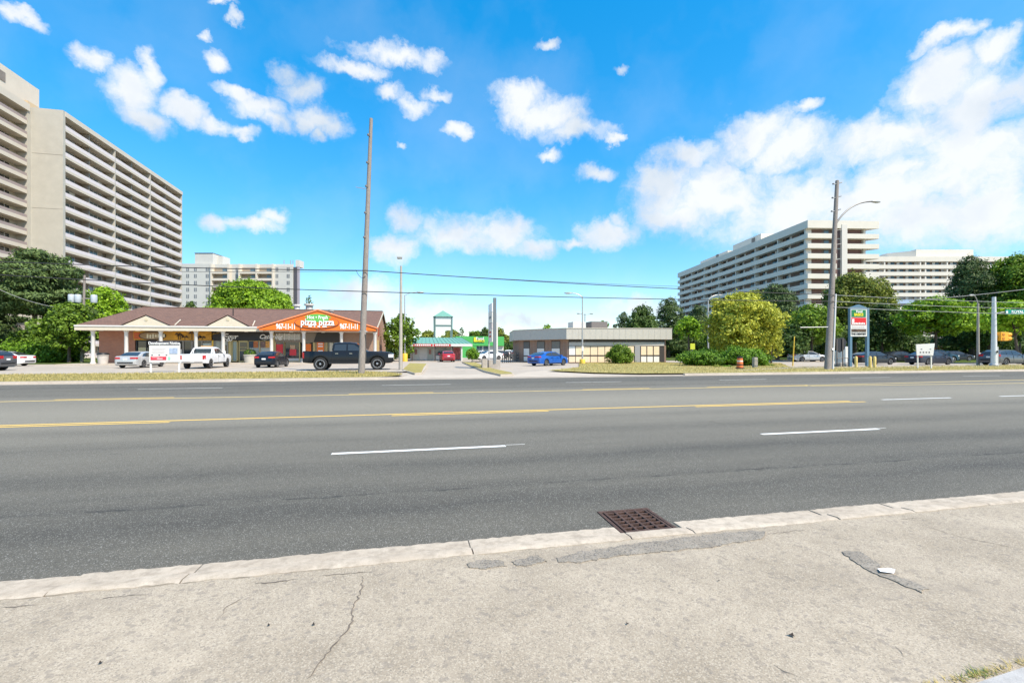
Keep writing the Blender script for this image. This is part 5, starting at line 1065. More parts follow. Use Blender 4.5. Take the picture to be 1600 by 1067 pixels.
SEDAN = dict(st=[(-2.36,.70,.42,.93),(-2.31,.80,.30,1.0),(-2.1,.86,.23,1.045),(-1.6,.895,.2,1.03),(-.6,.91,.19,.96),(.6,.91,.19,.94),(1.2,.905,.19,.945),(1.75,.89,.19,.87),(2.1,.84,.2,.79),(2.28,.74,.24,.72),(2.36,.58,.34,.62)], xr=-1.33, xf=1.38, r=.325, ww=.21,
  roof=[(-2.0,1.0),(-1.25,1.33),(-.75,1.425),(-.1,1.45),(.35,1.41),(1.3,.95)], belt=.945, wb=.845, tumble=.40, win=[[(-1.45,1.0),(-1.12,1.24),(-.72,1.33),(-.42,1.35),(-.42,.98)],[(-.36,.98),(-.36,1.355),(.05,1.36),(.33,1.31),(.95,.99)]], ws=(1.22,1.0,.42,1.375), rw=(-1.88,1.07,-1.18,1.35), tail=(.80,.95), head=(.62,.74), mir=.85, hnd=(-.55,.35), seam=(-.39,.92,-1.25), plate=.72, bump=.42, grille=(.42,.60), tailw=.36)
FAST = dict(SEDAN, roof=[(-2.15,1.03),(-1.4,1.25),(-.8,1.39),(-.1,1.43),(.35,1.39),(1.35,.95)], rw=(-2.02,1.09,-1.3,1.30), tail=(.84,.96), tailw=.5)
HATCH = dict(SEDAN, st=[(-2.1,.70,.42,.98),(-2.06,.80,.30,1.02),(-1.9,.86,.24,1.03),(-1.4,.88,.2,1.0),(-.5,.89,.19,.96),(.6,.89,.19,.94),(1.1,.885,.19,.945),(1.6,.87,.19,.87),(1.9,.82,.2,.79),(2.05,.74,.24,.72),(2.12,.58,.34,.62)], xr=-1.25, xf=1.28, roof=[(-2.0,1.05),(-1.6,1.28),(-1.1,1.42),(-.3,1.46),(.25,1.42),(1.2,.95)], rw=(-1.93,1.10,-1.5,1.33), ws=(1.12,1.0,.32,1.38), tail=(.86,1.0), win=[[(-1.45,1.03),(-1.15,1.27),(-.5,1.36),(-.5,.99)],[(-.44,.99),(-.44,1.37),(-.05,1.37),(.23,1.33),(.85,.99)]], hnd=(-.6,.3), seam=(-.47,.85), mir=.78, wb=.83)
SUV = dict(SEDAN, st=[(-2.3,.74,.45,1.05),(-2.26,.84,.33,1.1),(-2.1,.89,.26,1.12),(-1.5,.92,.24,1.10),(-.5,.93,.23,1.06),(.6,.93,.23,1.04),(1.15,.92,.23,1.045),(1.7,.90,.23,.99),(2.1,.85,.24,.9),(2.25,.76,.28,.82),(2.32,.62,.38,.7)], r=.36, ww=.23, roof=[(-2.2,1.12),(-1.95,1.42),(-1.6,1.57),(-.6,1.64),(.25,1.6),(1.25,1.05)], belt=1.05, wb=.865, win=[[(-1.95,1.2),(-1.72,1.42),(-1.2,1.50),(-1.2,1.12)],[(-1.14,1.1),(-1.14,1.51),(-.4,1.54),(-.4,1.09)],[(-.34,1.09),(-.34,1.54),(.2,1.50),(.85,1.1)]], ws=(1.17,1.1,.32,1.56), rw=(-2.19,1.17,-1.97,1.42), tail=(.92,1.14), head=(.76,.9), mir=.8, plate=.8, bump=.5, grille=(.55,.78), hnd=(-.95,.2), seam=(-.37,.86,-1.2))
PICK = dict(st=[(-3.05,.90,.62,1.34),(-3.02,.95,.55,1.36),(-2.6,.99,.5,1.36),(-1.5,.995,.47,1.36),(-1.1,1.0,.46,1.35),(1.0,1.0,.46,1.33),(1.25,1.0,.46,1.35),(2.4,.985,.46,1.33),(2.85,.96,.48,1.28),(3.05,.92,.52,1.2),(3.14,.84,.6,1.05)], xr=-1.86, xf=2.02, r=.45, ww=.30, bed=(-2.99,-1.16,.82),
  roof=[(-1.06,1.85),(-.98,1.98),(-.6,2.03),(.1,2.04),(.5,1.99),(1.35,1.34)], belt=1.34, wb=.93, tumble=.28, win=[[(-.95,1.42),(-.9,1.86),(-.12,1.9),(-.12,1.42)],[(-.02,1.42),(-.02,1.9),(.42,1.87),(1.02,1.42)]], ws=(1.25,1.42,.55,1.95), rw=(-1.075,1.45,-1.055,1.84), tail=(.88,1.30), tailw=.16, taild=.12, head=(.92,1.16), mir=.95, mirh=.30, hnd=(-.75,.2), seam=(-.07,1.0,-1.02), plate=.72, bump=.6, bumpm=chrome, grille=(.78,1.2), grillem=chrome, chr=1, spk=8)
PICK2 = dict(PICK, st=[(a[0] * .93, a[1] * .98, a[2] * .9, a[3] * .90) for a in PICK['st']], r=.39, ww=.26, xr=-1.72, xf=1.86, bed=(-2.78,-.85,.75), roof=[(-.72,1.70),(-.64,1.80),(-.2,1.85),(.2,1.85),(.5,1.80),(1.25,1.2)], belt=1.2, wb=.90, win=[[(-.6,1.28),(-.56,1.68),(-.22,1.71),(-.22,1.28)],[(-.15,1.28),(-.15,1.71),(.42,1.69),(.98,1.28)]], ws=(1.17,1.28,.53,1.77), rw=(-.735,1.3,-.715,1.70), tail=(.80,1.14), tailw=.15, head=(.82,1.02), bumpm=greyf, chr=0, mir=.9, hnd=(0,), seam=(-.2,.96), bump=.52, plate=.6, grille=(.68,1.02))
pt = lambda n, c, metal=.0, rough=.3: mat('paint_' + n, c, rough, metal=metal, coat=.25 if max(c) < .1 else .7, spec=.25 if max(c) < .1 else .5)
black_p, silver_p, white_p = pt('black', (.010, .011, .014)), pt('silver', (.52, .52, .51), .35, .3), pt('white', (.74, .74, .74))
blue_p, red_p, grey_p, dgrey_p = pt('blue', (.012, .10, .42), .2), pt('red', (.38, .018, .03)), pt('grey', (.085, .09, .10), .3), pt('dark_grey', (.03, .033, .038), .2)
def cg(px, py, Yoff=0): x, y = G(px, py, .03); return (x, y + Yoff)
def cpos(px, Y): return (XY(px, Y), Y)
car('black crew cab pickup parked side on before the pizza shop', cpos(546.5, 38.5), 0, black_p, dict(PICK, spk=8, r=.47, st=[(q[0], q[1], q[2] + .03, q[3] + .02) for q in PICK['st']]), 'pickup truck', 'parked_pickup')
bpk = [o for o in bpy.data.objects if o.get('label', '').startswith('black crew cab')][0]; bpk.scale = (1.09, 1.07, 1.07)
wp = car('white pickup with headache rack parked nose in at the shops', (XY(324, 45.4) , 45.4), R(90), white_p, PICK2, 'pickup truck', 'parked_pickup')
mb = MB()
for s in (-.8, .8): mb.tube([(-1.35, s, 1.15), (-.85, s * .9, 1.72)], .035, 6); mb.tube([(-.85, s, 1.1), (-.85, s * .9, 1.72)], .035, 6)
mb.tube([(-.85, -.72, 1.72), (-.85, .72, 1.72)], .035, 6); mb.build('headache_rack', white_p, wp)
MB().box(-.25, .1, -.42, .42, 1.87, 1.95).build('roof_beacon', mat('amber_beacon', (.5, .28, .1), .4), wp, bevel=.02)
car('silver sedan parked nose in beside the development sign', (XY(222, 47.8), 47.8), R(88), silver_p, SEDAN)
car('dark blue black hatchback parked nose in before the catering shop', (XY(426, 46.2), 46.2), R(86), pt('blue_black', (.008, .012, .02)), HATCH)
x, y = DP(857, 46.6); car('bright blue sedan parked beside the bank', (x, y), R(33), blue_p, FAST)
x, y = DP(698.5, 62); car('red car seen from behind before the teal roofed store', (x, y), R(92), red_p, HATCH)
car('dark grey suv cut by the left photo edge', (XY(-44, 42.5), 42.5), R(180), grey_p, SUV)
car('white sedan parked by the left hedge', (XY(2, 54.5), 54.5), R(180), white_p, SEDAN)
car('dark sedan stopped behind the pylon sign posts', cpos(1363, 40.2), R(0), dgrey_p, FAST)
car('dark grey sedan stopped behind the white lawn sign', cpos(1452, 38.6), R(0), pt('slate', (.05, .055, .07), .3), SEDAN)
car('grey suv stopped behind the signal mast', cpos(1570, 35.4), R(0), grey_p, SUV)
x, y = DP(752, 78); car('white car parked at the green store, left of the pylon', (x, y), R(25), white_p, FAST); x, y = DP(764, 74); car('white sedan parked right behind the pylon base', (x, y), R(200), white_p, SEDAN)
x, y = DP(778, 86); car('dark car parked behind the pylon, towards the bank', (x, y), R(200), dgrey_p, HATCH); x, y = DP(794, 100); car('white van like car far behind the ramp railing', (x, y), R(80), white_p, SUV); x, y = DP(806, 84); car('pale car behind the ramp railing next to the bank', (x, y), R(80), silver_p, SUV)
x, y = DP(1262, 62); car('pale car in shade under the maple', (x, y), R(-12), silver_p, SEDAN)
for px, d, p, S, lb in ((1405, 62, dgrey_p, SEDAN, 'dark car parked in shade left of the white lawn sign'), (1463, 60, pt('teal_blue', (.02, .06, .09), .2), SUV, 'teal blue suv half hidden by the white lawn sign'), (1490, 66, dgrey_p, SEDAN, 'dark car parked in shade right of the white lawn sign')):
    x, y = DP(px, d); car(lb, (x, y), R(-14), p, S)

# ------------------------------------------------------------------ poles, lamps, wires
def tapered(name, label, cat, b, top, r0, r1, m, n=12, group=None):
    t = thing(name, label, cat, (*b, 0), 0, group); MB().tube([(0, 0, -.1), (*(Vector(top).xy * .5 - Vector(b) * .5), top[2] * .5), (top[0] - b[0], top[1] - b[1], top[2])], [r0, (r0 + r1) / 2, r1], n).build('shaft', m, t, smooth=50); return t
def cobra(t, base, tip, m=galv, r=.045, head=.75, dirx=1):
    """curved arm with a cobra head; base and tip in the thing's frame"""
    b, e = Vector(base), Vector(tip); c = Vector((b.x + (e.x - b.x) * .35, b.y + (e.y - b.y) * .35, e.z - (e.z - b.z) * .08)); pts = [b * (1 - f) ** 2 + c * 2 * f * (1 - f) + e * f * f for f in [i / 8 for i in range(9)]]
    MB().tube(pts, r, 6).build('arm', m, t, smooth=50); d = Vector((e.x - b.x, e.y - b.y, 0)).normalized(); p = e + d * head * .4
    mb = MB().ell((0, 0, 0), (head * .55, .16, .09), 12, 8); a = math.atan2(d.y, d.x); mb.v = [(p.x + x * math.cos(a) - y * math.sin(a), p.y + x * math.sin(a) + y * math.cos(a), p.z + z) for x, y, z in mb.v]
    h = mb.build('lamp_head', galv, t, smooth=50); mb = MB().ell((0, 0, -.06), (head * .3, .12, .06), 10, 6); mb.v = [(p.x + x * math.cos(a) - y * math.sin(a) + d.x * .08, p.y + x * math.sin(a) + y * math.cos(a) + d.y * .08, p.z + z) for x, y, z in mb.v]; mb.build('lamp_lens', clearl, h, smooth=50)
b1, t1 = G(564.5, 583.5, .13), DP(580, 31.2); U1 = tapered('utility_pole', 'tall weathered bare wooden utility pole before the black pickup', 'utility pole', b1, (*t1, DH(186, 31.2)), .21, .11, 'weathered_pole_wood', group='wooden utility poles')
b2, t2 = G(1293, 577, .13), DP(1308, 37.9); U2 = tapered('utility_pole', 'wooden utility pole with insulator arms and street lamp at right', 'utility pole', b2, (*t2, DH(283, 37.9)), 0.25, .14, 'weathered_pole_wood', group='wooden utility poles')
def on_pole(b, t, z): f = z / t[2]; return Vector((b[0] + (t[0] - b[0]) * f, b[1] + (t[1] - b[1]) * f, z))
T1, T2 = (*t1, DH(186, 31.2)), (*t2, DH(283, 37.9))
for z in (DH(217, 31.2), DH(262, 31.2), DH(300, 31.2), DH(342, 31.2), DH(380, 31.2)):
    p = on_pole(b1, T1, z) - Vector((*b1, 0)); MB().tube([p, p + Vector((-.12, -.28, .02))], .035, 6).lathe([(.05, 0), (.07, .06), (.05, .14)], 8, tuple(p + Vector((-.12, -.32, -.06)))).build('bracket', mat('bracket_grey', (.14, .13, .12), .6), U1)
p = on_pole(b1, T1, DH(302, 31.2)) - Vector((*b1, 0)); MB().tube([p, p + Vector((-.8, -.1, .05))], .02, 5).build('spike', greyf, U1)
for z in (3.4,): p = on_pole(b1, T1, z) - Vector((*b1, 0)); MB().box(p.x + .02, p.x + .2, p.y - .27, p.y - .2, .9, 2.6).build('pole_guard', mat('dark_guard', (.06, .055, .05), .7), U1); MB().lathe([(.262, 2.75), (.262, 2.83)], 14, (p.x * .8, p.y, 0)).build('pole_band', galv, U1)
for i, py in enumerate((288, 311, 333)):
    z = DH(py, 37.9); p = on_pole(b2, T2, z) - Vector((*b2, 0))
    for sx, dz in ((-.62, -.12), (.72, .28)):
        q = p + Vector((sx, -.2 if sx < 0 else .25, dz)); MB().tube([p, q], .03, 6).build('insulator_arm', galv, U2); MB().tube([p.lerp(q, .55), q], [.05, .075], 8).build('insulator', mat('insulator_grey', (.35, .36, .37), .3), U2)
for py in (365, 388, 412): p = on_pole(b2, T2, DH(py, 37.9)) - Vector((*b2, 0)); MB().tube([p, p + Vector((.7, 0, .15))], .025, 5).build('spike', greyf, U2)
z = DH(357, 37.9); p = on_pole(b2, T2, z) - Vector((*b2, 0)); e = Vector((*DP(1362, 37.9), DH(315, 37.9))) - Vector((*b2, 0)); cobra(U2, p, e, m=mat('lamp_arm_grey', (.16, .16, .16), .5), r=.065, head=.95)
MB().tube([on_pole(b2, T2, .1) - Vector((*b2, 0)) + Vector((.24, -.22, 0)), on_pole(b2, T2, 6) - Vector((*b2, 0)) + Vector((.19, -.2, 0))], .07, 8).build('conduit', mat('pvc_grey', (.55, .54, .52), .5), U2)
p = on_pole(b2, T2, 2.2) - Vector((*b2, 0)); MB().box(p.x - .1, p.x + .12, p.y - .36, p.y - .26, 1.6, 1.75).build('pole_tag', white_t, U2)
e0 = p + Vector((-.1, 0, DH(513.5, 37.9) - 2.2)); MB().tube([e0, e0 + Vector((-2.35, .2, -.05))], .035, 6).build('side_arm', galv, U2)
# transformer pole left of the plaza
b3 = DP(128, 57); U3 = tapered('transformer_pole', 'slim wooden pole carrying transformers at the left end of the plaza', 'utility pole', b3, (b3[0] + .3, b3[1], DH(430, 57)), .17, .12, 'weathered_pole_wood')
tank = mat('transformer_grey', (.42, .46, .50), .4, var=.1)
for dx in (-1.25, -.55, 1.15): MB().lathe([(.30, DH(473, 57)), (.33, DH(472, 57)), (.33, DH(461.5, 57)), (.28, DH(460.5, 57))], 14, (dx + .2, -.1, 0)).build('transformer', tank, U3, smooth=40)
MB().box(-1.2, 1.4, -.08, .08, DH(467, 57), DH(465.6, 57)).build('cross_arm', greyf, U3)
# lamp posts
b = G(626, 576, .13); L1 = tapered('lamp_post', 'tall concrete lamp post right of the plaza end wall', 'lamp post', b, (*DP(626.8, 39), DH(416, 39)), .155, .085, postconc, group='lamp posts'); z = DH(415, 39); MB().box(-.28, .12, -.2, .2, z, z + .14).build('lamp_head', galv, L1, bevel=.03); MB().box(-.24, .05, -.15, .15, z - .03, z - .002).build('lamp_lens', clearl, L1)
def ybase(t, w=.75, h=1.15): MB().lathe([(w * .5, 0), (w * .5, h * .9), (w * .42, h)], 12).build('yellow_base', yellowp, t, smooth=40)
d = 63; b = DP(632.5, d); L2 = tapered('lamp_post', 'slim lamp post on a yellow base with arm to the right', 'lamp post', b, (*b, DH(461, d)), .11, .07, galv, group='lamp posts'); ybase(L2); cobra(L2, (0, 0, DH(461, d) - .1), (1.7, 0, DH(456, d)), head=1.0); MB().box(-.1, .12, -.2, -.1, DH(534, d), DH(527, d)).build('pole_box', white, L2)
d = 50; b = DP(910, d); L3 = tapered('lamp_post', 'lamp post on a yellow base before the bank, arm to the left', 'lamp post', b, (*b, DH(463.5, d)), .10, .06, galv, group='lamp posts'); ybase(L3, .62, .62); cobra(L3, (0, 0, DH(463.5, d) - .1), (-1.15, .25, DH(458, d)), head=.9); MB().box(-.13, .1, -.14, -.08, DH(548.5, d), DH(541, d)).build('pole_sign', white, L3)
d = 112; b = DP(914, d); L4 = tapered('lamp_post', 'distant twin headed lamp post above the bank roof', 'lamp post', b, (*b, DH(490, d)), .14, .1, greyf, group='lamp posts')
for s in (-1, 1): MB().tube([(0, 0, DH(492, d)), (s * 1.4, 0, DH(492, d) + .3)], .05, 5).build('arm', greyf, L4); MB().ell((s * 1.7, 0, DH(492, d) + .3), (.5, .25, .15), 8, 6).build('lamp_head', greyf, L4)
d = 62; b = DP(1106.5, d); L5 = tapered('lamp_post', 'pale lamp post left of the yellow tree', 'lamp post', b, (*b, DH(468, d)), .12, .08, galv, group='lamp posts'); cobra(L5, (0, 0, DH(468, d) - .1), (1.5, 0, DH(460.5, d)), head=.8)
d = 48; b = DP(1528, d); L6 = tapered('lamp_post', 'concrete lamp post left of the signal mast, arm to the left', 'lamp post', b, (*b, DH(474, d)), .14, .09, postconc, group='lamp posts'); cobra(L6, (0, 0, DH(474, d) - .1), (-.75, -.1, DH(462, d)), head=.8); MB().box(-.13, .16, -.2, -.14, DH(557, d), DH(551, d)).build('pole_sign', white, L6)
# wires
wirel = mat('wire_light', (.34, .34, .33), .5)
def wire(label, a, b, sag, r=.028, n=24):
    a, b = Vector(a), Vector(b); pts = []
    for i in range(n + 1): f = i / n; p = a.lerp(b, f); p.z -= sag * 4 * f * (1 - f); pts.append(p)
    tag(MB().tube(pts, r, 5).build('power_line', wirel if ('leaving' in label or 'light span' in label or 'guy' in label) else wirem, smooth=60), label, 'wire', 'overhead wires')
pA = on_pole(b1, T1, DH(430, 31.2)); pB = on_pole(b1, T1, DH(461.5, 31.2)); qA = on_pole(b2, T2, DH(466, 37.9)); qB = on_pole(b2, T2, DH(475.5, 37.9))
off = Vector((0, -.26, 0)); lx = -52
wire('upper overhead wire from the left to the bare pole', (lx, 33.4, 7.9), pA + off, .55); wire('lower overhead wire from the left to the bare pole', (lx, 33.4, 8.0), pB + off, .55); wire('thin second strand above the lower left wire', (lx, 33.6, 7.5), pA + off + Vector((0, 0, -.02)), .75, .012)
wire('upper overhead wire spanning between the two wooden poles', pA + off, qA + off, .15); wire('lower overhead wire spanning between the two wooden poles', pB + off, qB + off, .10); wire('thin upper strand between the two wooden poles', pA + off + Vector((0, 0, .02)), qA + off + Vector((0, 0, .5)), .3, .012)
for i, (z, zz) in enumerate(((DH(466, 37.9), 6.6), (DH(475.5, 37.9), 6.0), (DH(484, 37.9), 5.4))): p = on_pole(b2, T2, z); wire('overhead wire leaving the right pole to the right, %s from the top' % ('first', 'second', 'third')[i], p + off, (80, 33, zz), .25, .018)
wire('light span wire sloping over the signal mast', (*DP(1420, 52), DH(470, 52)), (*DP(1720, 45), DH(436, 45)), .2, .03); wire('guy wire sloping down to the transformer pole', (*DP(-40, 50), DH(432, 50)), (*DP(126, 57), DH(483, 57)), .9, .025)
# sagging loop at the bare pole
wire('short slack loop of cable on the bare pole', pA + off + Vector((-.55, 0, .02)), pA + off + Vector((.05, 0, -.35)), .28, .014)

# ------------------------------------------------------------------ signs and small street furniture
# development notice board
YD = 37.2; x0, x1 = XY(233.5, YD), XY(280.8, YD); t = thing('notice_board', 'white development notice board on posts before the silver sedan', 'sign', ((x0 + x1) / 2, YD, .03)); zz = lambda py: HZ(257, py, YD) - .03; hw_ = (x1 - x0) / 2
box('panel', white, t, -hw_, hw_, -.03, .03, zz(565.8), zz(536)); box('header', mat('header_plum', (.035, .03, .045), .5), t, -hw_ + .01, hw_ - .01, -.05, -.031, zz(539.0), zz(533.2))
text('Development Notice', .27, .0, -.056, zz(536.2), white_t, t, bold=.006, sx=.86, ext=.003)
box('red_block', mat('notice_red', (.62, .04, .07), .5), t, -hw_ + .1, .12, -.05, -.031, zz(562.3), zz(557)); box('site_plan', mat('plan_blue', (.36, .44, .58), .5, var=.5, vscale=6), t, .32, hw_ - .12, -.05, -.031, zz(552.8), zz(543.6))
for i in range(3): box('icon', mat('icon_grey', (.2, .2, .21), .5), t, -hw_ + .14 + i * .45, -hw_ + .24 + i * .45, -.05, -.031, zz(555.4), zz(553.6))
for i in range(4): box('text_line', mat('faint_text', (.60, .56, .57), .6), t, -hw_ + .2, .1 - .1 * (i % 2), -.045, -.031, zz(545 + i * 2.1), zz(544.3 + i * 2.1))
for i in range(3): box('text_line', white_t, t, -hw_ + .2 + .3 * (i > 0), -.1 - .2 * (i == 0), -.06, -.051, zz(558.6 + i * 1.4), zz(558.1 + i * 1.4))
box('green_mark', mat('mint', (.3, .62, .45), .5), t, .24, .38, -.05, -.031, zz(562), zz(557.5))
for s in (-1, 1): box('post', white, t, s * (hw_ - .06) - .05, s * (hw_ - .06) + .05, .031, .12, 0, zz(537))
# pylon sign at the right
d = 41.0; bx_, by_ = DP(1341, d); t = thing('pylon_sign', 'blue framed pylon sign with green and red panels at right', 'sign', (bx_, by_, .1), -YAW + R(6)); w = lambda px: (px - 1341) / F_PX * d; z = lambda py: DH(py, d) - .1; bl = mat('pylon_blue', (.10, .19, .27), .5)
for px in (1327, 1356.2): box('post', bl, t, w(px) - .11, w(px) + .11, -.11, .11, 0, z(481) - .01)
fr = MB().prism([(w(1325), z(526)), (w(1354), z(526)), (w(1354), z(480.5)), (w(1341), z(476)), (w(1325), z(481))], -.1, .1, 'y').build('frame', bl, t)
bp = box('backing', white, t, w(1326), w(1353.6), -.13, -.101, z(525.6), z(483.5))
pg = box('green_panel', 'deep_green', t, w(1327.2), w(1351.5), -.15, -.131, z(495.6), z(484.4)); text('Food', .30, w(1340), -.16, z(487.2), white_t, pg, bold=.008); text('BASICS', .34, w(1339), -.16, z(492), 'sign_yellow2', pg, bold=.012, sx=.85)
pr_ = box('red_panel', mat('panel_red', (.62, .02, .02), .45), t, w(1327.2), w(1352), -.15, -.131, z(507.6), z(496.6))
ic = MB(); ic.box(w(1328), w(1331.5), -.165, -.151, z(504), z(498.5)); ic.build('panel_mark', white_t, pr_)
for i in range(8): box('small_lettering', white_t, pr_, w(1328 + i * 2.8), w(1330.2 + i * 2.8), -.165, -.151, z(506.9), z(504.2 + (i % 2) * .4))
for j in range(2):
    for i in range(6): box('small_lettering', mat('faint_text', (.6, .56, .57), .6), bp, w(1329 + i * 3.6), w(1331.6 + i * 3.6), -.145, -.131, z(510.6 + j * 2), z(509.6 + j * 2))
box('photo_panel', mat('photo_brown', (.10, .06, .035), .5, var=.9, vscale=5), t, w(1327.2), w(1352), -.15, -.131, z(518.8), z(514.2)); text('THE DENTIST', .24, w(1339.5), -.15, z(522), black_t, bp, bold=.004)
for px, py, lb in ((1337.5, 574, 'left of the pair of sign posts'), (1359.5, 574, 'just right of the right sign post'), (1366.5, 574.5, 'farthest right by the pylon sign')):
    b = G(px, py, .13); o = MB().lathe([(.11, -.13), (.11, .85), (.085, .92), (.03, .95)], 12).build('bollard', mat('bollard_yellow', (.68, .52, .18), .6, var=.15), smooth=40); o.location = (*b, .13); tag(o, 'yellow bollard ' + lb, 'bollard', 'bollards round the pylon sign')
# edge-on pylon on its planter
d = 37.4; x, y = DP(773, d); t = thing('edge_on_pylon', 'tall grey pylon sign seen edge on, standing in a concrete planter', 'sign', (x, y, 0)); zt = DH(465.5, d); steel = mat('pylon_steel', (.14, .165, .18), .45)
box('post', steel, t, -.12, .12, -.12, .12, .5, zt); box('post', galv, t, -.05, .05, 2.83, 2.93, .5, zt * .95)
for a, b, m in ((2.3, 3.3, white), (3.34, 3.9, mat('sign_pale_mixed', (.62, .56, .55), .5, var=.4, vscale=3)), (3.94, 4.8, white), (4.84, zt - .3, mat('sign_pale_blue', (.74, .78, .80), .5))): box('sign_panel', m, t, -.06, .06, 1.0, 2.77, a, b)
for i, (a, b) in enumerate(((2.7, 2.85), (3.05, 3.2), (4.3, 4.5))): box('sign_mark', redp if i < 2 else steel, t, -.075, -.061, 1.4, 2.4, a, b)
box('rear_panel', white, t, .125, .26, .0, .3, 1.3, 3.9)
pm = mat('planter_concrete', (.44, .385, .33), .9, var=.3, vscale=1.5); P_ = [G(763.5, 577.5), G(782, 577.5), (G(782, 577.5)[0] + .2, G(782, 577.5)[1] + 4.2), (G(763.5, 577.5)[0] + .1, G(763.5, 577.5)[1] + 4.2)]
MB().prism(P_, .0, .80).build('planter', pm, t, world=True, bevel=.03)
b = G(757, 577.5); o = MB().box(-.22, .22, -.2, .2, 0, .85).build('concrete_block', pm, bevel=.03); o.location = (*b, .02); tag(o, 'stained concrete block left of the pylon planter', 'block')
# drum, stone post, pole, small signs
b = G(1156, 576, .14); t = thing('traffic_drum', 'orange and black striped traffic drum before the hedge', 'traffic drum', (*b, .14)); orr = mat('drum_orange', (.72, .17, .04), .5)
MB().lathe([(.34, 0), (.34, .07), (.26, .09)], 14).build('base', rubber, t, smooth=40)
for i, (a, b_) in enumerate(((.09, .27), (.27, .37), (.37, .55), (.55, .65), (.65, .82), (.82, .90), (.90, .97))): r0, r1 = .25 - a * .06, .25 - b_ * .06; MB().lathe([(r0, a), (r1, b_)], 16).build('stripe', (orr, blackm, orr, white, orr, blackm, blackm)[i], t, smooth=40)
b = G(1179.5, 574, .14); o = MB().box(-.17, .17, -.15, .15, -.1, .85).build('stone_post', postconc, bevel=.04); o.location = (*b, .14); tag(o, 'short concrete post between drum and hedge end', 'post')
b = G(1238.5, 571.5, .05); t = tapered('marker_pole', 'thin yellow marker pole right of the yellow tree', 'pole', b, (b[0] + .2, b[1], HZ(1240.5, 525.5, b[1])), .06, .05, yellowp)
b = DP(1082, 62); t = thing('crossing_sign', 'small yellow green crossing sign left of the yellow tree', 'sign', (*b, 0)); MB().tube([(0, 0, 0), (0, 0, 2.3)], .04, 6).build('post', galv, t); box('panel', mat('fluorescent', (.45, .50, .03), .5), t, -.35, .35, -.04, 0, 1.7, 2.5)
d = 40.5; x, y = DP(1314, d); t = thing('bagged_sign', 'black wrapped sign on two thin posts beside the right pole', 'sign', (x, y, .1)); w = lambda px: (px - 1314) / F_PX * d; z = lambda py: DH(py, d) - .1
MB().prism([(w(1303), z(529)), (w(1319), z(527.5)), (w(1324.5), z(534)), (w(1320), z(546)), (w(1311), z(551)), (w(1304), z(546))], -.03, .03, 'y').build('panel', mat('black_bag', (.022, .02, .026), .35, bump=.6, bscale=6), t)
for px, tp in ((1304.5, 530), (1315.5, 529)): MB().tube([(w(px), -.09, 0), (w(px), -.09, z(tp))], .045, 6).build('post', mat('post_brown', (.16, .13, .11), .7), t)
d = 42.5; x, y = DP(1316, d); t = thing('utility_cabinet', 'white utility cabinet with sloped top behind the bagged sign', 'cabinet', (x, y, .03)); w = lambda px: (px - 1316) / F_PX * d; z = lambda py: DH(py, d) - .03
MB().prism([(w(1307.5), .3), (w(1325), .3), (w(1325), z(541.5)), (w(1320), z(541.5)), (w(1307.5), z(549))], -.3, .3, 'y').build('body', white, t, bevel=.02); box('plinth', postconc, t, w(1306.5), w(1326), -.35, .35, 0, .28)
rl2 = thing('pipe_rail', 'low dark pipe rail before the white utility cabinet', 'railing', (*DP(1316, 39.8), .1)); 
for px in (1308, 1316, 1325): x, y = DP(px, 39.8); MB().tube([(x, y, .1), (x, y, .95)], .03, 6).build('post', dkf, rl2, world=True)
for zz_ in (.5, .9): MB().tube([(*DP(1307, 39.8), zz_), (*DP(1326, 39.8), zz_)], .03, 6).build('rail', dkf, rl2, world=True)
d = 36.6; x, y = DP(1445, d); t = thing('lawn_sign', 'white real estate lawn sign on two posts before the grey sedan', 'sign', (x, y, .13), -YAW); w = lambda px: (px - 1445) / F_PX * d; z = lambda py: DH(py, d) - .13
MB().prism([(w(1432), z(555.5)), (w(1457.5), z(555.5)), (w(1460), z(536.5)), (w(1431), z(538))], -.03, .03, 'y').build('panel', white, t)
for i in range(4): box('small_lettering', black_t, t, w(1436.5 + i * 4.6), w(1438.6 + i * 4.6), -.045, -.031, z(551.3), z(549.6))
for px in (1438, 1452): box('small_lettering', black_t, t, w(px), w(px + 2.2), -.045, -.031, z(546), z(545))
box('pink_line', mat('faint_text', (.6, .56, .57), .6), t, w(1436), w(1455), -.045, -.031, z(554), z(553.4))
for px in (1434.8, 1456): box('post', white, t, w(px) - .04, w(px) + .04, .031, .1, 0, z(538.5))
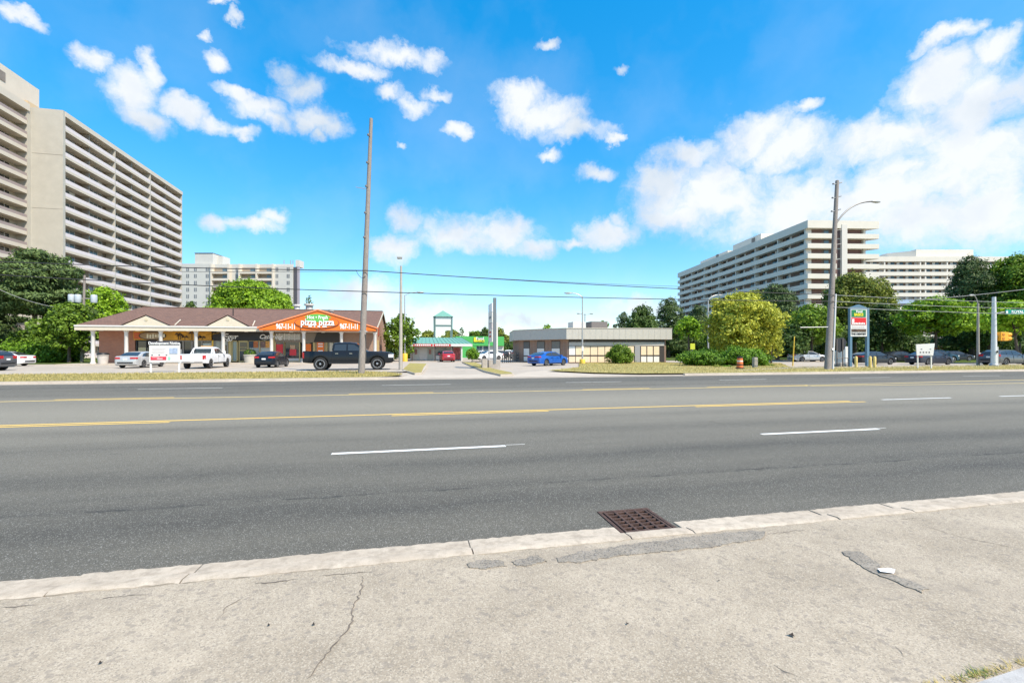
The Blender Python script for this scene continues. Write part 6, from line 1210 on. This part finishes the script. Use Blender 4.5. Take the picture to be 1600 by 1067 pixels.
# signal mast with street name sign
d = 42.2; b = DP(1553, d); t = tapered('signal_mast', 'thick white signal mast with yellow signal and street name sign', 'traffic signal', b, (*DP(1553, d), DH(464, d)), .235, .14, mat('mast_white', (.62, .63, .64), .45, var=.06))
u = Vector((CA, -SA, 0)); pxm2 = d / F_PX
MB().tube([(0, 0, DH(490.5, d)), tuple(u * 12 * pxm2 + Vector((0, 0, DH(488, d)))), tuple(u * 90 * pxm2 + Vector((0, 0, DH(482, d))))], .05, 8).build('mast_arm', galv, t)
sg = MB(); a_, b_ = u * 16.5 * pxm2, u * 75 * pxm2; n_ = Vector((-SA, -CA, 0)) * .07
sg.add([tuple(a_ + n_ + Vector((0, 0, DH(491.3, d)))), tuple(b_ + n_ + Vector((0, 0, DH(491.3, d)))), tuple(b_ + n_ + Vector((0, 0, DH(484, d)))), tuple(a_ + n_ + Vector((0, 0, DH(484, d)))), tuple(a_ + n_ * 1.6 + Vector((0, 0, DH(491.3, d)))), tuple(b_ + n_ * 1.6 + Vector((0, 0, DH(491.3, d)))), tuple(b_ + n_ * 1.6 + Vector((0, 0, DH(484, d)))), tuple(a_ + n_ * 1.6 + Vector((0, 0, DH(484, d))))], [(0,1,2,3),(4,7,6,5),(0,4,5,1),(1,5,6,2),(2,6,7,3),(3,7,4,0)])
sgo = sg.build('street_name_sign', mat('street_green', (.0, .27, .20), .45), t); q = u * 25 * pxm2 + n_ * 1.75; text('ROYAL ORCHARD', .36, q.x, q.y, DH(487.7, d), white_t, sgo, rz=-YAW, align='LEFT', bold=.012); q = u * 18 * pxm2 + n_ * 1.7; MB().box(q.x - .1, q.x + .1, q.y - .02, q.y + .02, DH(489.5, d), DH(486, d)).build('sign_crest', white_t, sgo)
sig = mat('signal_yellow', (.80, .36, .02), .45); q = u * 13 * pxm2
s_ = MB().box(q.x - .5, q.x + .42, q.y - .22, q.y + .22, DH(532.5, d), DH(519, d)).build('signal_head', sig, t, bevel=.05)
for i in range(2):
    zc = DH(522.7 + i * 6.3, d); MB().lathe([(.19, .2), (.19, .62), (.13, .62), (.13, .2)], 12, axis='x', c=(q.x + .3, q.y, zc)).build('visor', sig, s_, smooth=40); MB().box(q.x - .35, q.x - .1, q.y - .25, q.y - .221, zc - .12, zc + .1).build('hinge_shade_panel', mat('signal_shadow', (.45, .17, .015), .5), s_)  # panels take a darker signal yellow: shade painted into their colour
MB().tube([(.1, 0, DH(526, d)), (q.x - .4, q.y, DH(526, d))], .05, 6).build('bracket', galv, t); MB().lathe([(.34, 0), (.34, .12), (.25, .2)], 14, c=(0, 0, .13)).build('base_collar', galv, t)
MB().box(.2, .42, -.1, .1, .13, 1.9).build('control_box', galv, t, bevel=.02)
MB().box(-.08, .04, -.3, -.24, 1.35, 1.55).build('push_button', blackm, t)
# red/orange fence behind cars at far left and dark gate is hidden by the hedge
